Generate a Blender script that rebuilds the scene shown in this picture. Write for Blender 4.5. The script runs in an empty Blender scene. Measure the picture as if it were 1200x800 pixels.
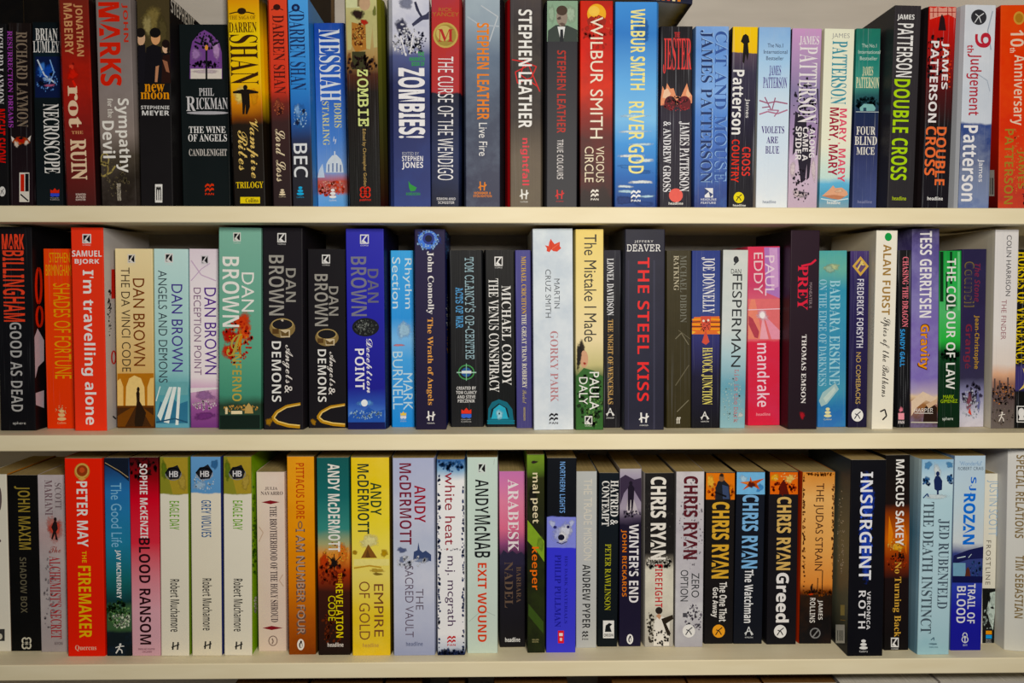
import bpy, math, random
from mathutils import Vector, Matrix

S = bpy.context.scene
COL = S.collection
# ------------------------------------------------------------------ camera, world, light, exposure
F = 1120.0                                   # focal length in pixels of the 1200 px wide frame
CAM = Vector((0.0, -0.942, 0.0))
YAW, PITCH, ROLL = 0.0211, -0.0544, 0.0007
FW = Vector((math.sin(YAW) * math.cos(PITCH), math.cos(YAW) * math.cos(PITCH), math.sin(PITCH)))
RT = Vector((math.cos(YAW), -math.sin(YAW), 0.0))
UP = RT.cross(FW)
RT, UP = RT * math.cos(ROLL) + UP * math.sin(ROLL), UP * math.cos(ROLL) - RT * math.sin(ROLL)
cd = bpy.data.cameras.new('camera')
cd.sensor_width = 23.6
cd.lens = F / 1200.0 * 23.6
cd.clip_start = 0.02
cd.dof.use_dof = True
cd.dof.focus_distance = 0.985
cd.dof.aperture_fstop = 2.8
cam = bpy.data.objects.new('camera', cd)
COL.objects.link(cam)
cam.matrix_world = Matrix(((RT.x, UP.x, -FW.x, CAM.x), (RT.y, UP.y, -FW.y, CAM.y), (RT.z, UP.z, -FW.z, CAM.z), (0, 0, 0, 1)))
S.camera = cam

w = bpy.data.worlds.new('room_light')
S.world = w
w.use_nodes = True
w.node_tree.nodes['Background'].inputs[0].default_value = (0.82, 0.86, 1.0, 1)
w.node_tree.nodes['Background'].inputs[1].default_value = 0.085


def area(name, loc, target, size, size_y, energy, color):
    l = bpy.data.lights.new(name, 'AREA')
    l.shape = 'RECTANGLE'
    l.size, l.size_y, l.energy, l.color = size, size_y, energy, color
    o = bpy.data.objects.new(name, l)
    COL.objects.link(o)
    o.location = loc
    o.rotation_euler = (Vector(target) - Vector(loc)).to_track_quat('-Z', 'Y').to_euler()
    return o


area('room_lamp', (0.16, -1.0, 0.21), (0.15, 0, -0.20), 0.26, 0.18, 10.6, (1.0, 0.93, 0.82))
S.view_settings.view_transform = 'Standard'
S.view_settings.look = 'None'
S.view_settings.exposure = 0.0
S.view_settings.gamma = 1.0
S.view_settings.use_curve_mapping = False
try:
    S.cycles.use_denoising = True
    S.cycles.transparent_max_bounces = 64
except Exception:
    pass

SHELF = {1: 0.0808, 2: -0.1433, 3: -0.3735}   # height of the shelf tops
BACK = 0.205
THICK = 0.016


def ray(px, py):
    s = max(0.0, min(1.0, (py - 262) / 240.0))
    py += s * (-1.9 + 3.1 * ((px - 600) / 570.0) ** 2)      # the lens of the photo bends lines a little
    return FW + RT * ((px - 600) / F) + UP * ((400 - py) / F)


def on_y(px, py, y):
    d = ray(px, py)
    return CAM + d * ((y - CAM.y) / d.y)


def on_x(px, py, x):
    d = ray(px, py)
    return CAM + d * ((x - CAM.x) / d.x)


# ------------------------------------------------------------------ materials
def lin(h, a=1.0):
    if len(h) == 3:
        h = ''.join(c * 2 for c in h)
    out = []
    for i in (0, 2, 4):
        c = int(h[i:i + 2], 16) / 255.0
        out.append((c / 12.92 if c <= 0.04045 else ((c + 0.055) / 1.055) ** 2.4) * a)
    return tuple(out) + (1.0,)


def pig(h):
    """printing ink: the colour as a saturated pigment"""
    c = lin(h, INK)
    l = 0.3 * c[0] + 0.59 * c[1] + 0.11 * c[2]
    return tuple(min(1, max(0, l + 1.08 * (v - l))) for v in c[:3]) + (1.0,)


MATS = {}


def principled(name, rough, spec=0.1):
    m = bpy.data.materials.new(name)
    m.use_nodes = True
    b = m.node_tree.nodes['Principled BSDF']
    b.inputs['Roughness'].default_value = rough
    b.inputs['Specular IOR Level'].default_value = spec
    return m, m.node_tree, b


def node(nt, kind, **kw):
    n = nt.nodes.new(kind)
    for k, v in kw.items():
        setattr(n, k, v)
    return n


INK = 0.95


def ink(h, rough=0.45):
    if len(h) == 3:
        h = ''.join(c * 2 for c in h)
    if (h, rough) not in MATS:
        m, nt, b = principled('ink_' + h, rough)
        b.inputs['Base Color'].default_value = pig(h)
        nz = node(nt, 'ShaderNodeTexNoise')
        nz.inputs['Scale'].default_value = 260
        mx = node(nt, 'ShaderNodeMixRGB', blend_type='MULTIPLY')
        mx.inputs[0].default_value = 0.18
        mx.inputs[1].default_value = pig(h)
        tc = node(nt, 'ShaderNodeTexCoord')
        nt.links.new(tc.outputs['Object'], nz.inputs['Vector'])
        nt.links.new(nz.outputs['Fac'], mx.inputs[2])
        nt.links.new(mx.outputs[0], b.inputs['Base Color'])
        MATS[(h, rough)] = m
    return MATS[(h, rough)]


def soft_ink(h):
    """ink that fades out towards the rim of its patch (U runs from 0 in the middle to 1 at the rim), like a blurred photo"""
    k = ('soft', h)
    if k not in MATS:
        m, nt, b = principled('soft_ink_' + h, 0.45)
        uv = node(nt, 'ShaderNodeTexCoord')
        sep = node(nt, 'ShaderNodeSeparateXYZ')
        nt.links.new(uv.outputs['UV'], sep.inputs[0])
        nz = node(nt, 'ShaderNodeTexNoise')
        nz.inputs['Scale'].default_value = 420
        nz.inputs['Detail'].default_value = 3
        nt.links.new(uv.outputs['Object'], nz.inputs['Vector'])
        a = node(nt, 'ShaderNodeMath', operation='MULTIPLY_ADD')
        a.inputs[1].default_value, a.inputs[2].default_value = -2.6, 2.1
        nt.links.new(sep.outputs['X'], a.inputs[0])
        c = node(nt, 'ShaderNodeMath', operation='MULTIPLY_ADD', use_clamp=True)
        c.inputs[1].default_value = 1.6
        nt.links.new(nz.outputs['Fac'], c.inputs[0])
        d = node(nt, 'ShaderNodeMath', operation='ADD')
        d.inputs[1].default_value = -0.8
        nt.links.new(a.outputs[0], d.inputs[0])
        nt.links.new(d.outputs[0], c.inputs[2])
        nt.links.new(c.outputs[0], b.inputs['Alpha'])
        mx = node(nt, 'ShaderNodeMixRGB', blend_type='MULTIPLY')
        mx.inputs[0].default_value = 0.45
        mx.inputs[1].default_value = pig(h)
        nt.links.new(nz.outputs['Fac'], mx.inputs[2])
        nt.links.new(mx.outputs[0], b.inputs['Base Color'])
        MATS[k] = m
    return MATS[k]


def spine_mat(name, stops, seed, soft=0.03, mottle=0.0, mcol=None, mscale=30.0, crease=0.0, rough=0.42):
    """printed card: a colour ramp up the spine, wobbled by noise, mottled, with white reading creases"""
    m, nt, b = principled(name, rough, 0.09)
    L = nt.links.new
    uv = node(nt, 'ShaderNodeTexCoord')
    sep = node(nt, 'ShaderNodeSeparateXYZ')
    L(uv.outputs['UV'], sep.inputs[0])
    mp = node(nt, 'ShaderNodeMapping')
    mp.inputs['Location'].default_value = (seed * 1.37, seed * 0.71, seed * 0.53)
    L(uv.outputs['Object'], mp.inputs['Vector'])
    n1 = node(nt, 'ShaderNodeTexNoise')
    n1.inputs['Scale'].default_value = 70
    n1.inputs['Detail'].default_value = 4
    L(mp.outputs[0], n1.inputs['Vector'])
    ma = node(nt, 'ShaderNodeMath', operation='MULTIPLY_ADD')
    ma.inputs[1].default_value = soft
    ma2 = node(nt, 'ShaderNodeMath', operation='SUBTRACT')
    L(n1.outputs['Fac'], ma.inputs[0])
    L(sep.outputs['Y'], ma.inputs[2])
    L(ma.outputs[0], ma2.inputs[0])
    ma2.inputs[1].default_value = soft * 0.5
    cr = node(nt, 'ShaderNodeValToRGB')
    el = cr.color_ramp.elements
    st = sorted(stops)
    while len(el) > 1:
        el.remove(el[-1])
    el[0].position, el[0].color = st[0][0], pig(st[0][1])
    for p, c in st[1:]:
        e = el.new(min(1, max(0, p)))
        e.color = pig(c)
    L(ma2.outputs[0], cr.inputs[0])
    out = cr.outputs[0]
    n2 = node(nt, 'ShaderNodeTexNoise')
    n2.inputs['Scale'].default_value = mscale
    n2.inputs['Detail'].default_value = 5
    n2.inputs['Roughness'].default_value = 0.65
    L(mp.outputs[0], n2.inputs['Vector'])
    r2 = node(nt, 'ShaderNodeMapRange')
    r2.inputs[1].default_value, r2.inputs[2].default_value = 0.42, 0.62
    r2.inputs[3].default_value, r2.inputs[4].default_value = 0.0, max(mottle, 0.02)
    L(n2.outputs['Fac'], r2.inputs[0])
    mx = node(nt, 'ShaderNodeMixRGB')
    L(r2.outputs[0], mx.inputs[0])
    L(out, mx.inputs[1])
    mx.inputs[2].default_value = pig(mcol or '404040')
    out = mx.outputs[0]
    if crease:
        mp2 = node(nt, 'ShaderNodeMapping')
        mp2.inputs['Scale'].default_value = (900, 1, 9)
        mp2.inputs['Location'].default_value = (seed * 3.1, 0, seed)
        L(uv.outputs['Object'], mp2.inputs['Vector'])
        n3 = node(nt, 'ShaderNodeTexNoise')
        n3.inputs['Scale'].default_value = 1.0
        n3.inputs['Detail'].default_value = 3
        L(mp2.outputs[0], n3.inputs['Vector'])
        r3 = node(nt, 'ShaderNodeMapRange')
        r3.inputs[1].default_value, r3.inputs[2].default_value = 0.60, 0.72
        r3.inputs[3].default_value, r3.inputs[4].default_value = 0.0, crease
        L(n3.outputs['Fac'], r3.inputs[0])
        mx2 = node(nt, 'ShaderNodeMixRGB')
        L(r3.outputs[0], mx2.inputs[0])
        L(out, mx2.inputs[1])
        mx2.inputs[2].default_value = pig('b8bcc4')
        out = mx2.outputs[0]
        bp = node(nt, 'ShaderNodeBump')
        bp.inputs['Strength'].default_value = 0.35
        bp.inputs['Distance'].default_value = 0.0004
        L(n3.outputs['Fac'], bp.inputs['Height'])
        L(bp.outputs[0], b.inputs['Normal'])
    L(out, b.inputs['Base Color'])
    return m


def page_mat(h):
    k = ('page', h)
    if k not in MATS:
        m, nt, b = principled('page_edges_' + h, 0.9, 0.1)
        tc = node(nt, 'ShaderNodeTexCoord')
        mp = node(nt, 'ShaderNodeMapping')
        mp.inputs['Scale'].default_value = (2600, 12, 12)
        n = node(nt, 'ShaderNodeTexNoise')
        n.inputs['Scale'].default_value = 1.0
        cr = node(nt, 'ShaderNodeValToRGB')
        cr.color_ramp.elements[0].position, cr.color_ramp.elements[1].position = 0.3, 0.7
        c = lin(h)
        cr.color_ramp.elements[0].color = (c[0] * .6, c[1] * .6, c[2] * .55, 1)
        cr.color_ramp.elements[1].color = c
        nt.links.new(tc.outputs['Object'], mp.inputs[0])
        nt.links.new(mp.outputs[0], n.inputs['Vector'])
        nt.links.new(n.outputs['Fac'], cr.inputs[0])
        nt.links.new(cr.outputs[0], b.inputs['Base Color'])
        MATS[k] = m
    return MATS[k]


def paint_mat(name, h, h2, rough=0.55):
    m, nt, b = principled(name, rough, 0.4)
    tc = node(nt, 'ShaderNodeTexCoord')
    mp = node(nt, 'ShaderNodeMapping')
    mp.inputs['Scale'].default_value = (3, 20, 20)
    n = node(nt, 'ShaderNodeTexNoise')
    n.inputs['Scale'].default_value = 3
    n.inputs['Detail'].default_value = 4
    cr = node(nt, 'ShaderNodeValToRGB')
    cr.color_ramp.elements[0].color = lin(h2)
    cr.color_ramp.elements[1].color = lin(h)
    cr.color_ramp.elements[0].position, cr.color_ramp.elements[1].position = 0.3, 0.65
    nt.links.new(tc.outputs['Object'], mp.inputs[0])
    nt.links.new(mp.outputs[0], n.inputs['Vector'])
    nt.links.new(n.outputs['Fac'], cr.inputs[0])
    nt.links.new(cr.outputs[0], b.inputs['Base Color'])
    bp = node(nt, 'ShaderNodeBump')
    bp.inputs['Strength'].default_value = 0.06
    bp.inputs['Distance'].default_value = 0.001
    nt.links.new(n.outputs['Fac'], bp.inputs['Height'])
    nt.links.new(bp.outputs[0], b.inputs['Normal'])
    return m


# ------------------------------------------------------------------ mesh helpers
class MB:
    def __init__(self):
        self.v, self.f, self.mi, self.mats, self.uv = [], [], [], [], {}

    def slot(self, m):
        if m not in self.mats:
            self.mats.append(m)
        return self.mats.index(m)

    def add(self, vs, fs, m, uvs=None):
        o = len(self.v)
        self.v += [tuple(p) for p in vs]
        k = self.slot(m)
        for f in fs:
            self.f.append([i + o for i in f])
            self.mi.append(k)
        if uvs:
            for i, t in enumerate(uvs):
                self.uv[o + i] = t

    def box(self, x0, x1, y0, y1, z0, z1, m):
        vs = [(x, y, z) for x in (x0, x1) for y in (y0, y1) for z in (z0, z1)]
        self.add(vs, [(0, 1, 3, 2), (4, 6, 7, 5), (0, 4, 5, 1), (2, 3, 7, 6), (0, 2, 6, 4), (1, 5, 7, 3)], m)

    def build(self, name, parent=None):
        me = bpy.data.meshes.new(name)
        me.from_pydata(self.v, [], self.f)
        for m in self.mats:
            me.materials.append(m)
        for p, k in zip(me.polygons, self.mi):
            p.material_index = k
        if self.uv:
            l = me.uv_layers.new(name='UVMap')
            for lp in me.loops:
                l.data[lp.index].uv = self.uv.get(lp.vertex_index, (0, 0))
        o = bpy.data.objects.new(name, me)
        COL.objects.link(o)
        o.parent = parent
        return o


def rounded_board(mb, x0, x1, y0, y1, z0, z1, r, m, n=4):
    """a board along x whose front edge (y0) is rounded top and bottom"""
    prof = []
    for i in range(n + 1):
        a = math.pi / 2 * i / n
        prof.append((y0 + r - r * math.sin(a), z0 + r - r * math.cos(a)))
    for i in range(n + 1):
        a = math.pi / 2 * i / n
        prof.append((y0 + r - r * math.cos(a), z1 - r + r * math.sin(a)))
    prof += [(y1, z1), (y1, z0)]
    k = len(prof)
    vs = [(x0, p[0], p[1]) for p in prof] + [(x1, p[0], p[1]) for p in prof]
    fs = [list(range(k))[::-1], list(range(k, 2 * k))]
    fs += [(i, (i + 1) % k, k + (i + 1) % k, k + i) for i in range(k)]
    mb.add(vs, fs, m)


# lettering: the built-in typeface; the alphabets for bold, serif, script and typewriter are its mathematical letters
ALPHA = {'b': 0x1D5D4, 'S': 0x1D400, 'i': 0x1D468, 'c': 0x1D4D0, 'o': 0x1D63C, 'm': 0x1D670, 't': 0x1D5A0}
DIGIT = {'b': 0x1D7EC, 'S': 0x1D7CE, 'm': 0x1D7F6, 'o': 0x1D7EC, 't': 0x1D7E2}
TEXTS = {}


def text_mesh(s, font):
    k = (s, font)
    if k in TEXTS:
        return TEXTS[k]
    medium = 's+' in font                                # a medium weight: the bold letters, slightly thinned
    a = 'b' if medium else next((c for c in font if c in ALPHA), None)
    t = s
    if a:
        t = ''
        for c in s:
            if 'A' <= c <= 'Z':
                t += chr(ALPHA[a] + ord(c) - 65)
            elif 'a' <= c <= 'z':
                t += chr(ALPHA[a] + 26 + ord(c) - 97)
            elif '0' <= c <= '9' and a in DIGIT:
                t += chr(DIGIT[a] + ord(c) - 48)
            else:
                t += c
    cu = bpy.data.curves.new('lettering', 'FONT')
    cu.body = t
    cu.resolution_u = 3
    if '-' in font:
        cu.offset = -0.004
    if medium:
        cu.offset = -0.009
    elif '+' in font:
        cu.offset = 0.014
    cu.space_character = 1.25 if '_' in font else 1.0
    o = bpy.data.objects.new('lettering', cu)
    me = o.to_mesh()
    vs = [tuple(v.co[:2]) for v in me.vertices]
    fs = [tuple(p.vertices) for p in me.polygons]
    o.to_mesh_clear()
    bpy.data.objects.remove(o)
    bpy.data.curves.remove(cu)
    xs, ys = [p[0] for p in vs], [p[1] for p in vs]
    x0, x1, y0, y1 = min(xs), max(xs), min(ys), max(ys)
    vs = [((x - x0) / (x1 - x0) - .5, (y - y0) / (y1 - y0) - .5) for x, y in vs]   # unit box about 0
    TEXTS[k] = (vs, fs)
    return TEXTS[k]


def disc(cx, cy, rx, ry, n=22):
    return [(cx + rx * math.cos(2 * math.pi * i / n), cy + ry * math.sin(2 * math.pi * i / n)) for i in range(n)]


def jag(rng, cx, cy, rx, ry, n=26, j=0.16):
    out, ph = [], [rng.uniform(0, 6.3) for _ in range(3)]
    for i in range(n):
        a = 2 * math.pi * i / n
        k = 1.12 + j * (math.sin(2 * a + ph[0]) + .7 * math.sin(3 * a + ph[1]) + .5 * math.sin(5 * a + ph[2]))
        out.append((cx + rx * k * math.cos(a), cy + ry * k * math.sin(a)))
    return out


def stroke(pts, wd):
    """quads along a polyline"""
    out = []
    for (x0, y0), (x1, y1) in zip(pts, pts[1:]):
        l = math.hypot(x1 - x0, y1 - y0) or 1
        nx, ny = -(y1 - y0) / l * wd / 2, (x1 - x0) / l * wd / 2
        out.append([(x0 + nx, y0 + ny), (x1 + nx, y1 + ny), (x1 - nx, y1 - ny), (x0 - nx, y0 - ny)])
    return out


def mark(kind, col, cx, cy, w, h):
    """publishers' marks: a list of (colour, polygon or text)"""
    o = []
    x0, x1, y0, y1 = cx - w / 2, cx + w / 2, cy - h / 2, cy + h / 2
    X = lambda f: x0 + f * w
    Y = lambda f: y0 + f * h
    if kind == 'pan':                                    # two rows of slanting waves over three letters
        for r in (0, .36):
            for k in (0, .5):
                o.append((col, [(X(k), Y(r + .2)), (X(k + .25), Y(r)), (X(k + .5), Y(r + .08)), (X(k + .5), Y(r + .24)), (X(k + .25), Y(r + .2)), (X(k), Y(r + .38))]))
        o.append((col, ('PAN', 'b', X(0), Y(.82), X(1), Y(1))))
    elif kind == 'H':                                    # a flowing H with a small line under it
        o += [(col, p) for p in stroke([(X(.2), Y(0)), (X(.25), Y(.75))], w * .16)]
        o += [(col, p) for p in stroke([(X(.8), Y(.05)), (X(.72), Y(.75))], w * .16)]
        o += [(col, p) for p in stroke([(X(.0), Y(.55)), (X(.25), Y(.36)), (X(.75), Y(.42)), (X(1), Y(.25))], h * .1)]
        o.append((col, ('HODDER', 't', X(.05), Y(.9), X(.95), Y(1))))
    elif kind == 'box':                                  # framed square with a slanting figure
        k, c2 = (col.split('/') + ['16161a'])[:2]
        o.append((k, [(x0, y0), (x1, y0), (x1, Y(.8)), (x0, Y(.8))]))
        o.append((c2, [(X(.12), Y(.1)), (X(.88), Y(.1)), (X(.88), Y(.7)), (X(.12), Y(.7))]))
        o.append((k, [(X(.12), Y(.62)), (X(.62), Y(.1)), (X(.82), Y(.1)), (X(.45), Y(.48)), (X(.75), Y(.7)), (X(.45), Y(.7))]))
        o.append((k, ('CORGI', 't', X(.05), Y(.88), X(.95), Y(1))))
    elif kind == 'A':                                    # a slender A crossed by an arc
        o += [(col, p) for p in stroke([(X(.1), Y(.75)), (X(.5), Y(0)), (X(.85), Y(.75))], w * .1)]
        o += [(col, p) for p in stroke([(X(0), Y(.6)), (X(.4), Y(.38)), (X(.75), Y(.42)), (X(1), Y(.7))], h * .08)]
        o.append((col, ('ARROW', 't', X(0), Y(.88), X(1), Y(1))))
    elif kind == 'oval':                                 # an oval with a standing bird
        k, c2 = (col.split('/') + ['16161a'])[:2]
        o.append((k, disc(cx, cy, w / 2, h / 2)))
        o.append((c2, disc(cx, Y(.55), w * .25, h * .27)))
        o.append((c2, disc(X(.55), Y(.25), w * .14, h * .1)))
        o.append((k, disc(X(.55), Y(.58), w * .12, h * .2)))
    elif kind == 'flame':                                # flame over waves over two lines
        a, b = (col.split('/') + ['3a70d0'])[:2]
        o.append((a, [(x0, Y(.4)), (x0, Y(.12)), (X(.25), Y(.2)), (X(.5), Y(0)), (X(.75), Y(.2)), (x1, Y(.1)), (x1, Y(.4))]))
        o.append((b, [(x0, Y(.43)), (x1, Y(.43)), (x1, Y(.66)), (X(.75), Y(.72)), (X(.5), Y(.66)), (X(.25), Y(.72)), (x0, Y(.66))]))
        o.append(('c8c8c8', ('Harper', 't', X(.0), Y(.76), X(1), Y(.87))))
        o.append(('c8c8c8', ('Collins', 't', X(.0), Y(.89), X(1), Y(1))))
    elif kind == 'ring':                                 # a disc with a leaning figure
        k, c2 = (col.split('/') + ['16161a'])[:2]
        o.append((k, disc(cx, cy, w / 2, h / 2)))
        o += [(c2, p) for p in stroke([(X(.25), Y(.8)), (X(.48), Y(.45)), (X(.78), Y(.22))], w * .08)]
        o += [(c2, p) for p in stroke([(X(.3), Y(.4)), (X(.55), Y(.5)), (X(.72), Y(.78))], w * .08)]
    elif kind == 'foun':                                 # fountain: waves over a flame
        for k in range(3):
            o.append((col, disc(cx, Y(.14 + .26 * k), w * (.28 + .11 * k), h * .12, 12)))
        o.append((col, ('Collins', 't', x0, Y(.86), x1, Y(1))))
    elif kind == 'run':                                  # a running figure
        o.append((col, disc(X(.6), Y(.12), w * .12, h * .1, 10)))
        o += [(col, p) for p in stroke([(X(.6), Y(.2)), (X(.45), Y(.55)), (X(.15), Y(1))], w * .14)]
        o += [(col, p) for p in stroke([(X(.45), Y(.55)), (X(.75), Y(.7)), (X(.8), Y(1))], w * .12)]
        o += [(col, p) for p in stroke([(X(.1), Y(.45)), (X(.5), Y(.32)), (X(1), Y(.3))], w * .1)]
    elif kind == 'lines':                                # two or three lines of tiny print: colour/line/line
        p = col.split('/')
        n = len(p) - 1
        for i, t in enumerate(p[1:]):
            o.append((p[0], (t, 'b', x0, Y(i / n), x1, Y((i + .78) / n))))
    return o


def draw(mbs, items, to, rng, place):
    """lay printed marks: `to` turns a photo point into surface (s, t); `place` turns (s, t, layer) into 3-D"""
    lay = [0]

    def poly(mb, col, pts, up=True):
        lay[0] += up
        q = [to(*p) for p in pts]
        mb.add([place(s, t, lay[0]) for s, t in q], [list(range(len(q)))], ink(col))

    def soft(mb, col, c, pts, up=True):
        lay[0] += up
        q = [to(*c)] + [to(*p) for p in pts]
        n = len(pts)
        mb.add([place(s, t, lay[0]) for s, t in q], [(0, 1 + i, 1 + (i + 1) % n) for i in range(n)], soft_ink(col), [(0, 0)] + [(1, 0)] * n)

    def text(mb, col, s, font, x0, y0, x1, y1):
        lay[0] += 1
        vs, fs = text_mesh(s, font)
        cx, cy = (x0 + x1) / 2, (y0 + y1) / 2
        c, ex, ey = Vector(to(cx, cy)), Vector(to(x1, cy)) - Vector(to(x0, cy)), Vector(to(cx, y0)) - Vector(to(cx, y1))
        down = ('h' not in font) and ('d' in font or abs(y1 - y0) > abs(x1 - x0))
        ax, ay = ex.length, ey.length
        out = []
        for a, b in vs:
            s_, t_ = (b * ax, -a * ay) if down else (a * ax, b * ay)
            out.append(place(c.x + s_, c.y + t_, lay[0]))
        mb.add(out, fs, ink(col))

    for role, it in items:
        mb = mbs.setdefault(role, MB())
        k = it[0]
        if k == 'T':
            text(mb, it[6], it[1], it[7], *it[2:6])
        elif k == 'R':
            poly(mb, it[1], [(it[2], it[3]), (it[4], it[3]), (it[4], it[5]), (it[2], it[5])])
        elif k == 'E':
            poly(mb, it[1], disc(*it[2:6]))
        elif k == 'P':
            poly(mb, it[1], list(zip(it[2::2], it[3::2])))
        elif k == 'J':
            soft(mb, it[1], it[2:4], jag(rng, *it[2:6]))
        elif k == 'L':
            for p in stroke(list(zip(it[3::2], it[4::2])), it[2]):
                poly(mb, it[1], p)
        elif k == 'O':                                    # ring
            pts = disc(*it[2:6], n=20)
            for p in stroke(pts + pts[:1], it[6]):
                poly(mb, it[1], p, False)
        elif k == 'B':                                    # spatter
            lay[0] += 1
            for _ in range(it[6] * 2):
                a, r = rng.uniform(0, 6.283), math.sqrt(rng.random())
                z = it[7] * rng.uniform(.35, 1.0)
                x, y = it[2] + it[4] * r * math.cos(a), it[3] + it[5] * r * math.sin(a)
                soft(mb, it[1], (x, y), jag(rng, x, y, z, z * rng.uniform(.7, 1.7), 9), False)
        elif k == 'K':
            for c, g in mark(*it[1:]):
                if isinstance(g, tuple):
                    text(mb, c, g[0], g[1] + 'h', *g[2:])
                else:
                    poly(mb, c, g)


CROP = {1: ([0, 150, 300, 450, 600, 740, 880, 1030], 0, 170 / 523, 0.325),
        2: ([0, 150, 300, 450, 600, 740, 880, 1030], 250, 170 / 495, 275 / 800),
        3: ([0, 150, 300, 450, 600, 740, 880, 1030], 520, 170 / 486, 0.35)}
BOOKS = []


def B(row, crop, label, quad, base, items, **kw):
    BOOKS.append((row, crop, label, quad, base, items, kw))

def T(s, x0, y0, x1, y1, c='f4f2ec', f='b'): return ('title_lettering', ('T', s, x0, y0, x1, y1, c, f))
def A(s, x0, y0, x1, y1, c='f4f2ec', f='b'): return ('author_lettering', ('T', s, x0, y0, x1, y1, c, f))
def X(s, x0, y0, x1, y1, c='f4f2ec', f='b'): return ('publisher_mark', ('T', s, x0, y0, x1, y1, c, f + 'h'))
def K(kind, c, cx, cy, w, h): return ('publisher_mark', ('K', kind, c, cx, cy, w, h))
def R(c, *a): return ('spine_picture', ('R', c) + a)
def E(c, *a): return ('spine_picture', ('E', c) + a)
def P(c, *a): return ('spine_picture', ('P', c) + a)
def J(c, *a): return ('spine_picture', ('J', c) + a)
def L(c, *a): return ('spine_picture', ('L', c) + a)
def O(c, *a): return ('spine_picture', ('O', c) + a)
def Z(c, *a): return ('spine_picture', ('B', c) + a)
# ------------------------------------------------------------------ the books: (shelf, part of the photo, label, outline, card colour, print)
# top shelf
B(1, 0, 'black paperback cut off by the left edge, white and red sideways words, top shelf', (-50, 22, 85, -40, 32, 740), '141416',
  [A('RICHARD LAYMON', -12, 100, 12, 375, 'e8e8e8', 'S'), T('NIGHT SHOW', -22, 393, 20, 587, 'e02818'), K('ring', 'e8e8e8/141416', 8, 690, 24, 36)])
B(1, 0, 'black paperback with purple and brown-blue serif words above a small fiery creature, top shelf', (28, 112, 83, 38, 118, 742), [(85, '1a1210'), (400, '140e10'), (740, '20141a')],
  [A('RICHARD LAYMON', 60, 115, 100, 458, '8a7a6a', 'S'), T('RESURRECTION DREAMS', 25, 112, 50, 460, 'a84ab8', 'S'),
   J('e86a30', 76, 508, 34, 20), J('c82818', 76, 505, 20, 14), J('f0e0d0', 60, 520, 10, 14), J('f0e0d0', 95, 515, 9, 12), J('1a1012', 76, 498, 9, 7), P('f0e8e0', 40, 490, 52, 500, 44, 512), P('f0e8e0', 112, 488, 100, 500, 108, 510),
   R('e8e4dc', 70, 622, 106, 728), R('d03020', 74, 628, 88, 690), R('16161a', 91, 626, 104, 690), L('16161a', 5, 74, 700, 102, 724)], crease=.15)
B(1, 0, 'dark teal-black paperback with a blue glowing skull picture and tall white serif title', (117, 214, 80, 130, 230, 742), [(80, '0c1418'), (200, '10202a'), (400, '0e1618'), (740, '141c20')],
  [A('BRIAN', 128, 102, 208, 147, 'f0f0ee', 'Sh'), A('LUMLEY', 120, 149, 215, 190, 'f0f0ee', 'Sh'), R('0e1c48', 127, 204, 217, 352), J('1c50c0', 165, 260, 36, 42), J('4a8ae8', 150, 245, 16, 26), J('a8c8f4', 172, 285, 20, 12),
   L('d8e8fa', 5, 135, 215, 160, 270, 200, 300), L('8ab8f0', 4, 180, 215, 195, 260, 170, 320), Z('6aa0f0', 170, 290, 38, 45, 26, 4), J('c06a90', 178, 308, 22, 7), J('0a0e20', 150, 300, 14, 10), J('0a0e20', 185, 268, 10, 8),
   T('NECROSCOPE', 158, 375, 215, 625, 'f0f0ee', 'S'), K('flame', 'e03828/3a50d8', 198, 700, 32, 44)])
B(1, 0, 'tall maroon paperback with a red glow and thick cream slab letters, top shelf', (212, 318, -6, 243, 345, 740), [(-6, '7a2a20'), (170, '8a241c'), (270, 'b82a20'), (420, '8a2420'), (600, '6a2422'), (740, '4a2220')],
  [A('JONATHAN', 268, 15, 300, 203, 'd8a070'), A('MABERRY', 232, 12, 262, 196, 'd8a070'), J('e83020', 262, 268, 22, 30), J('f04a38', 258, 240, 12, 12), J('8a1c18', 264, 230, 5, 6), L('e83020', 8, 262, 290, 275, 315),
   T('rot', 246, 310, 292, 462, 'ecd0b0', 'S+'), T('THE', 258, 472, 300, 483, 'd8a070', 'S'), T('RUIN', 255, 502, 312, 648, 'ecd0b0', 'S+'), K('lines', 'e0d0c8/SIMON/AND/SCHUSTER', 291, 711, 36, 28)], mottle=.35, mcol='5a1814', fc='1c0c0c')
B(1, 0, 'greyish brown paperback with huge red letters above bold white sideways words', (341, 472, -8, 370, 490, 740), [(-8, '807674'), (300, '8c8280'), (480, '8a7e78'), (560, '4a4238'), (640, '2c2620'), (740, '241e1a')],
  [A('MARKS', 358, 8, 435, 310, 'd8301f', 'b+'), A('JOHN', 440, 12, 462, 152, 'c83828'), T('Sympathy', 416, 355, 470, 622, 'f2f0ea', 'b'), T('for the', 388, 355, 408, 425, 'e8e4dc', 'S'), T('Devil', 370, 436, 415, 570, 'f2f0ea', 'b'),
   O('a89a60', 378, 575, 14, 22, 5), O('8a7a48', 374, 610, 16, 26, 6), L('a8985c', 6, 372, 635, 400, 622, 416, 598), Z('6a6048', 420, 640, 50, 70, 30, 6), X('VINTAGE', 422, 660, 436, 724, 'c8c0b0')], mottle=.25, mcol='6a605c')
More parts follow.
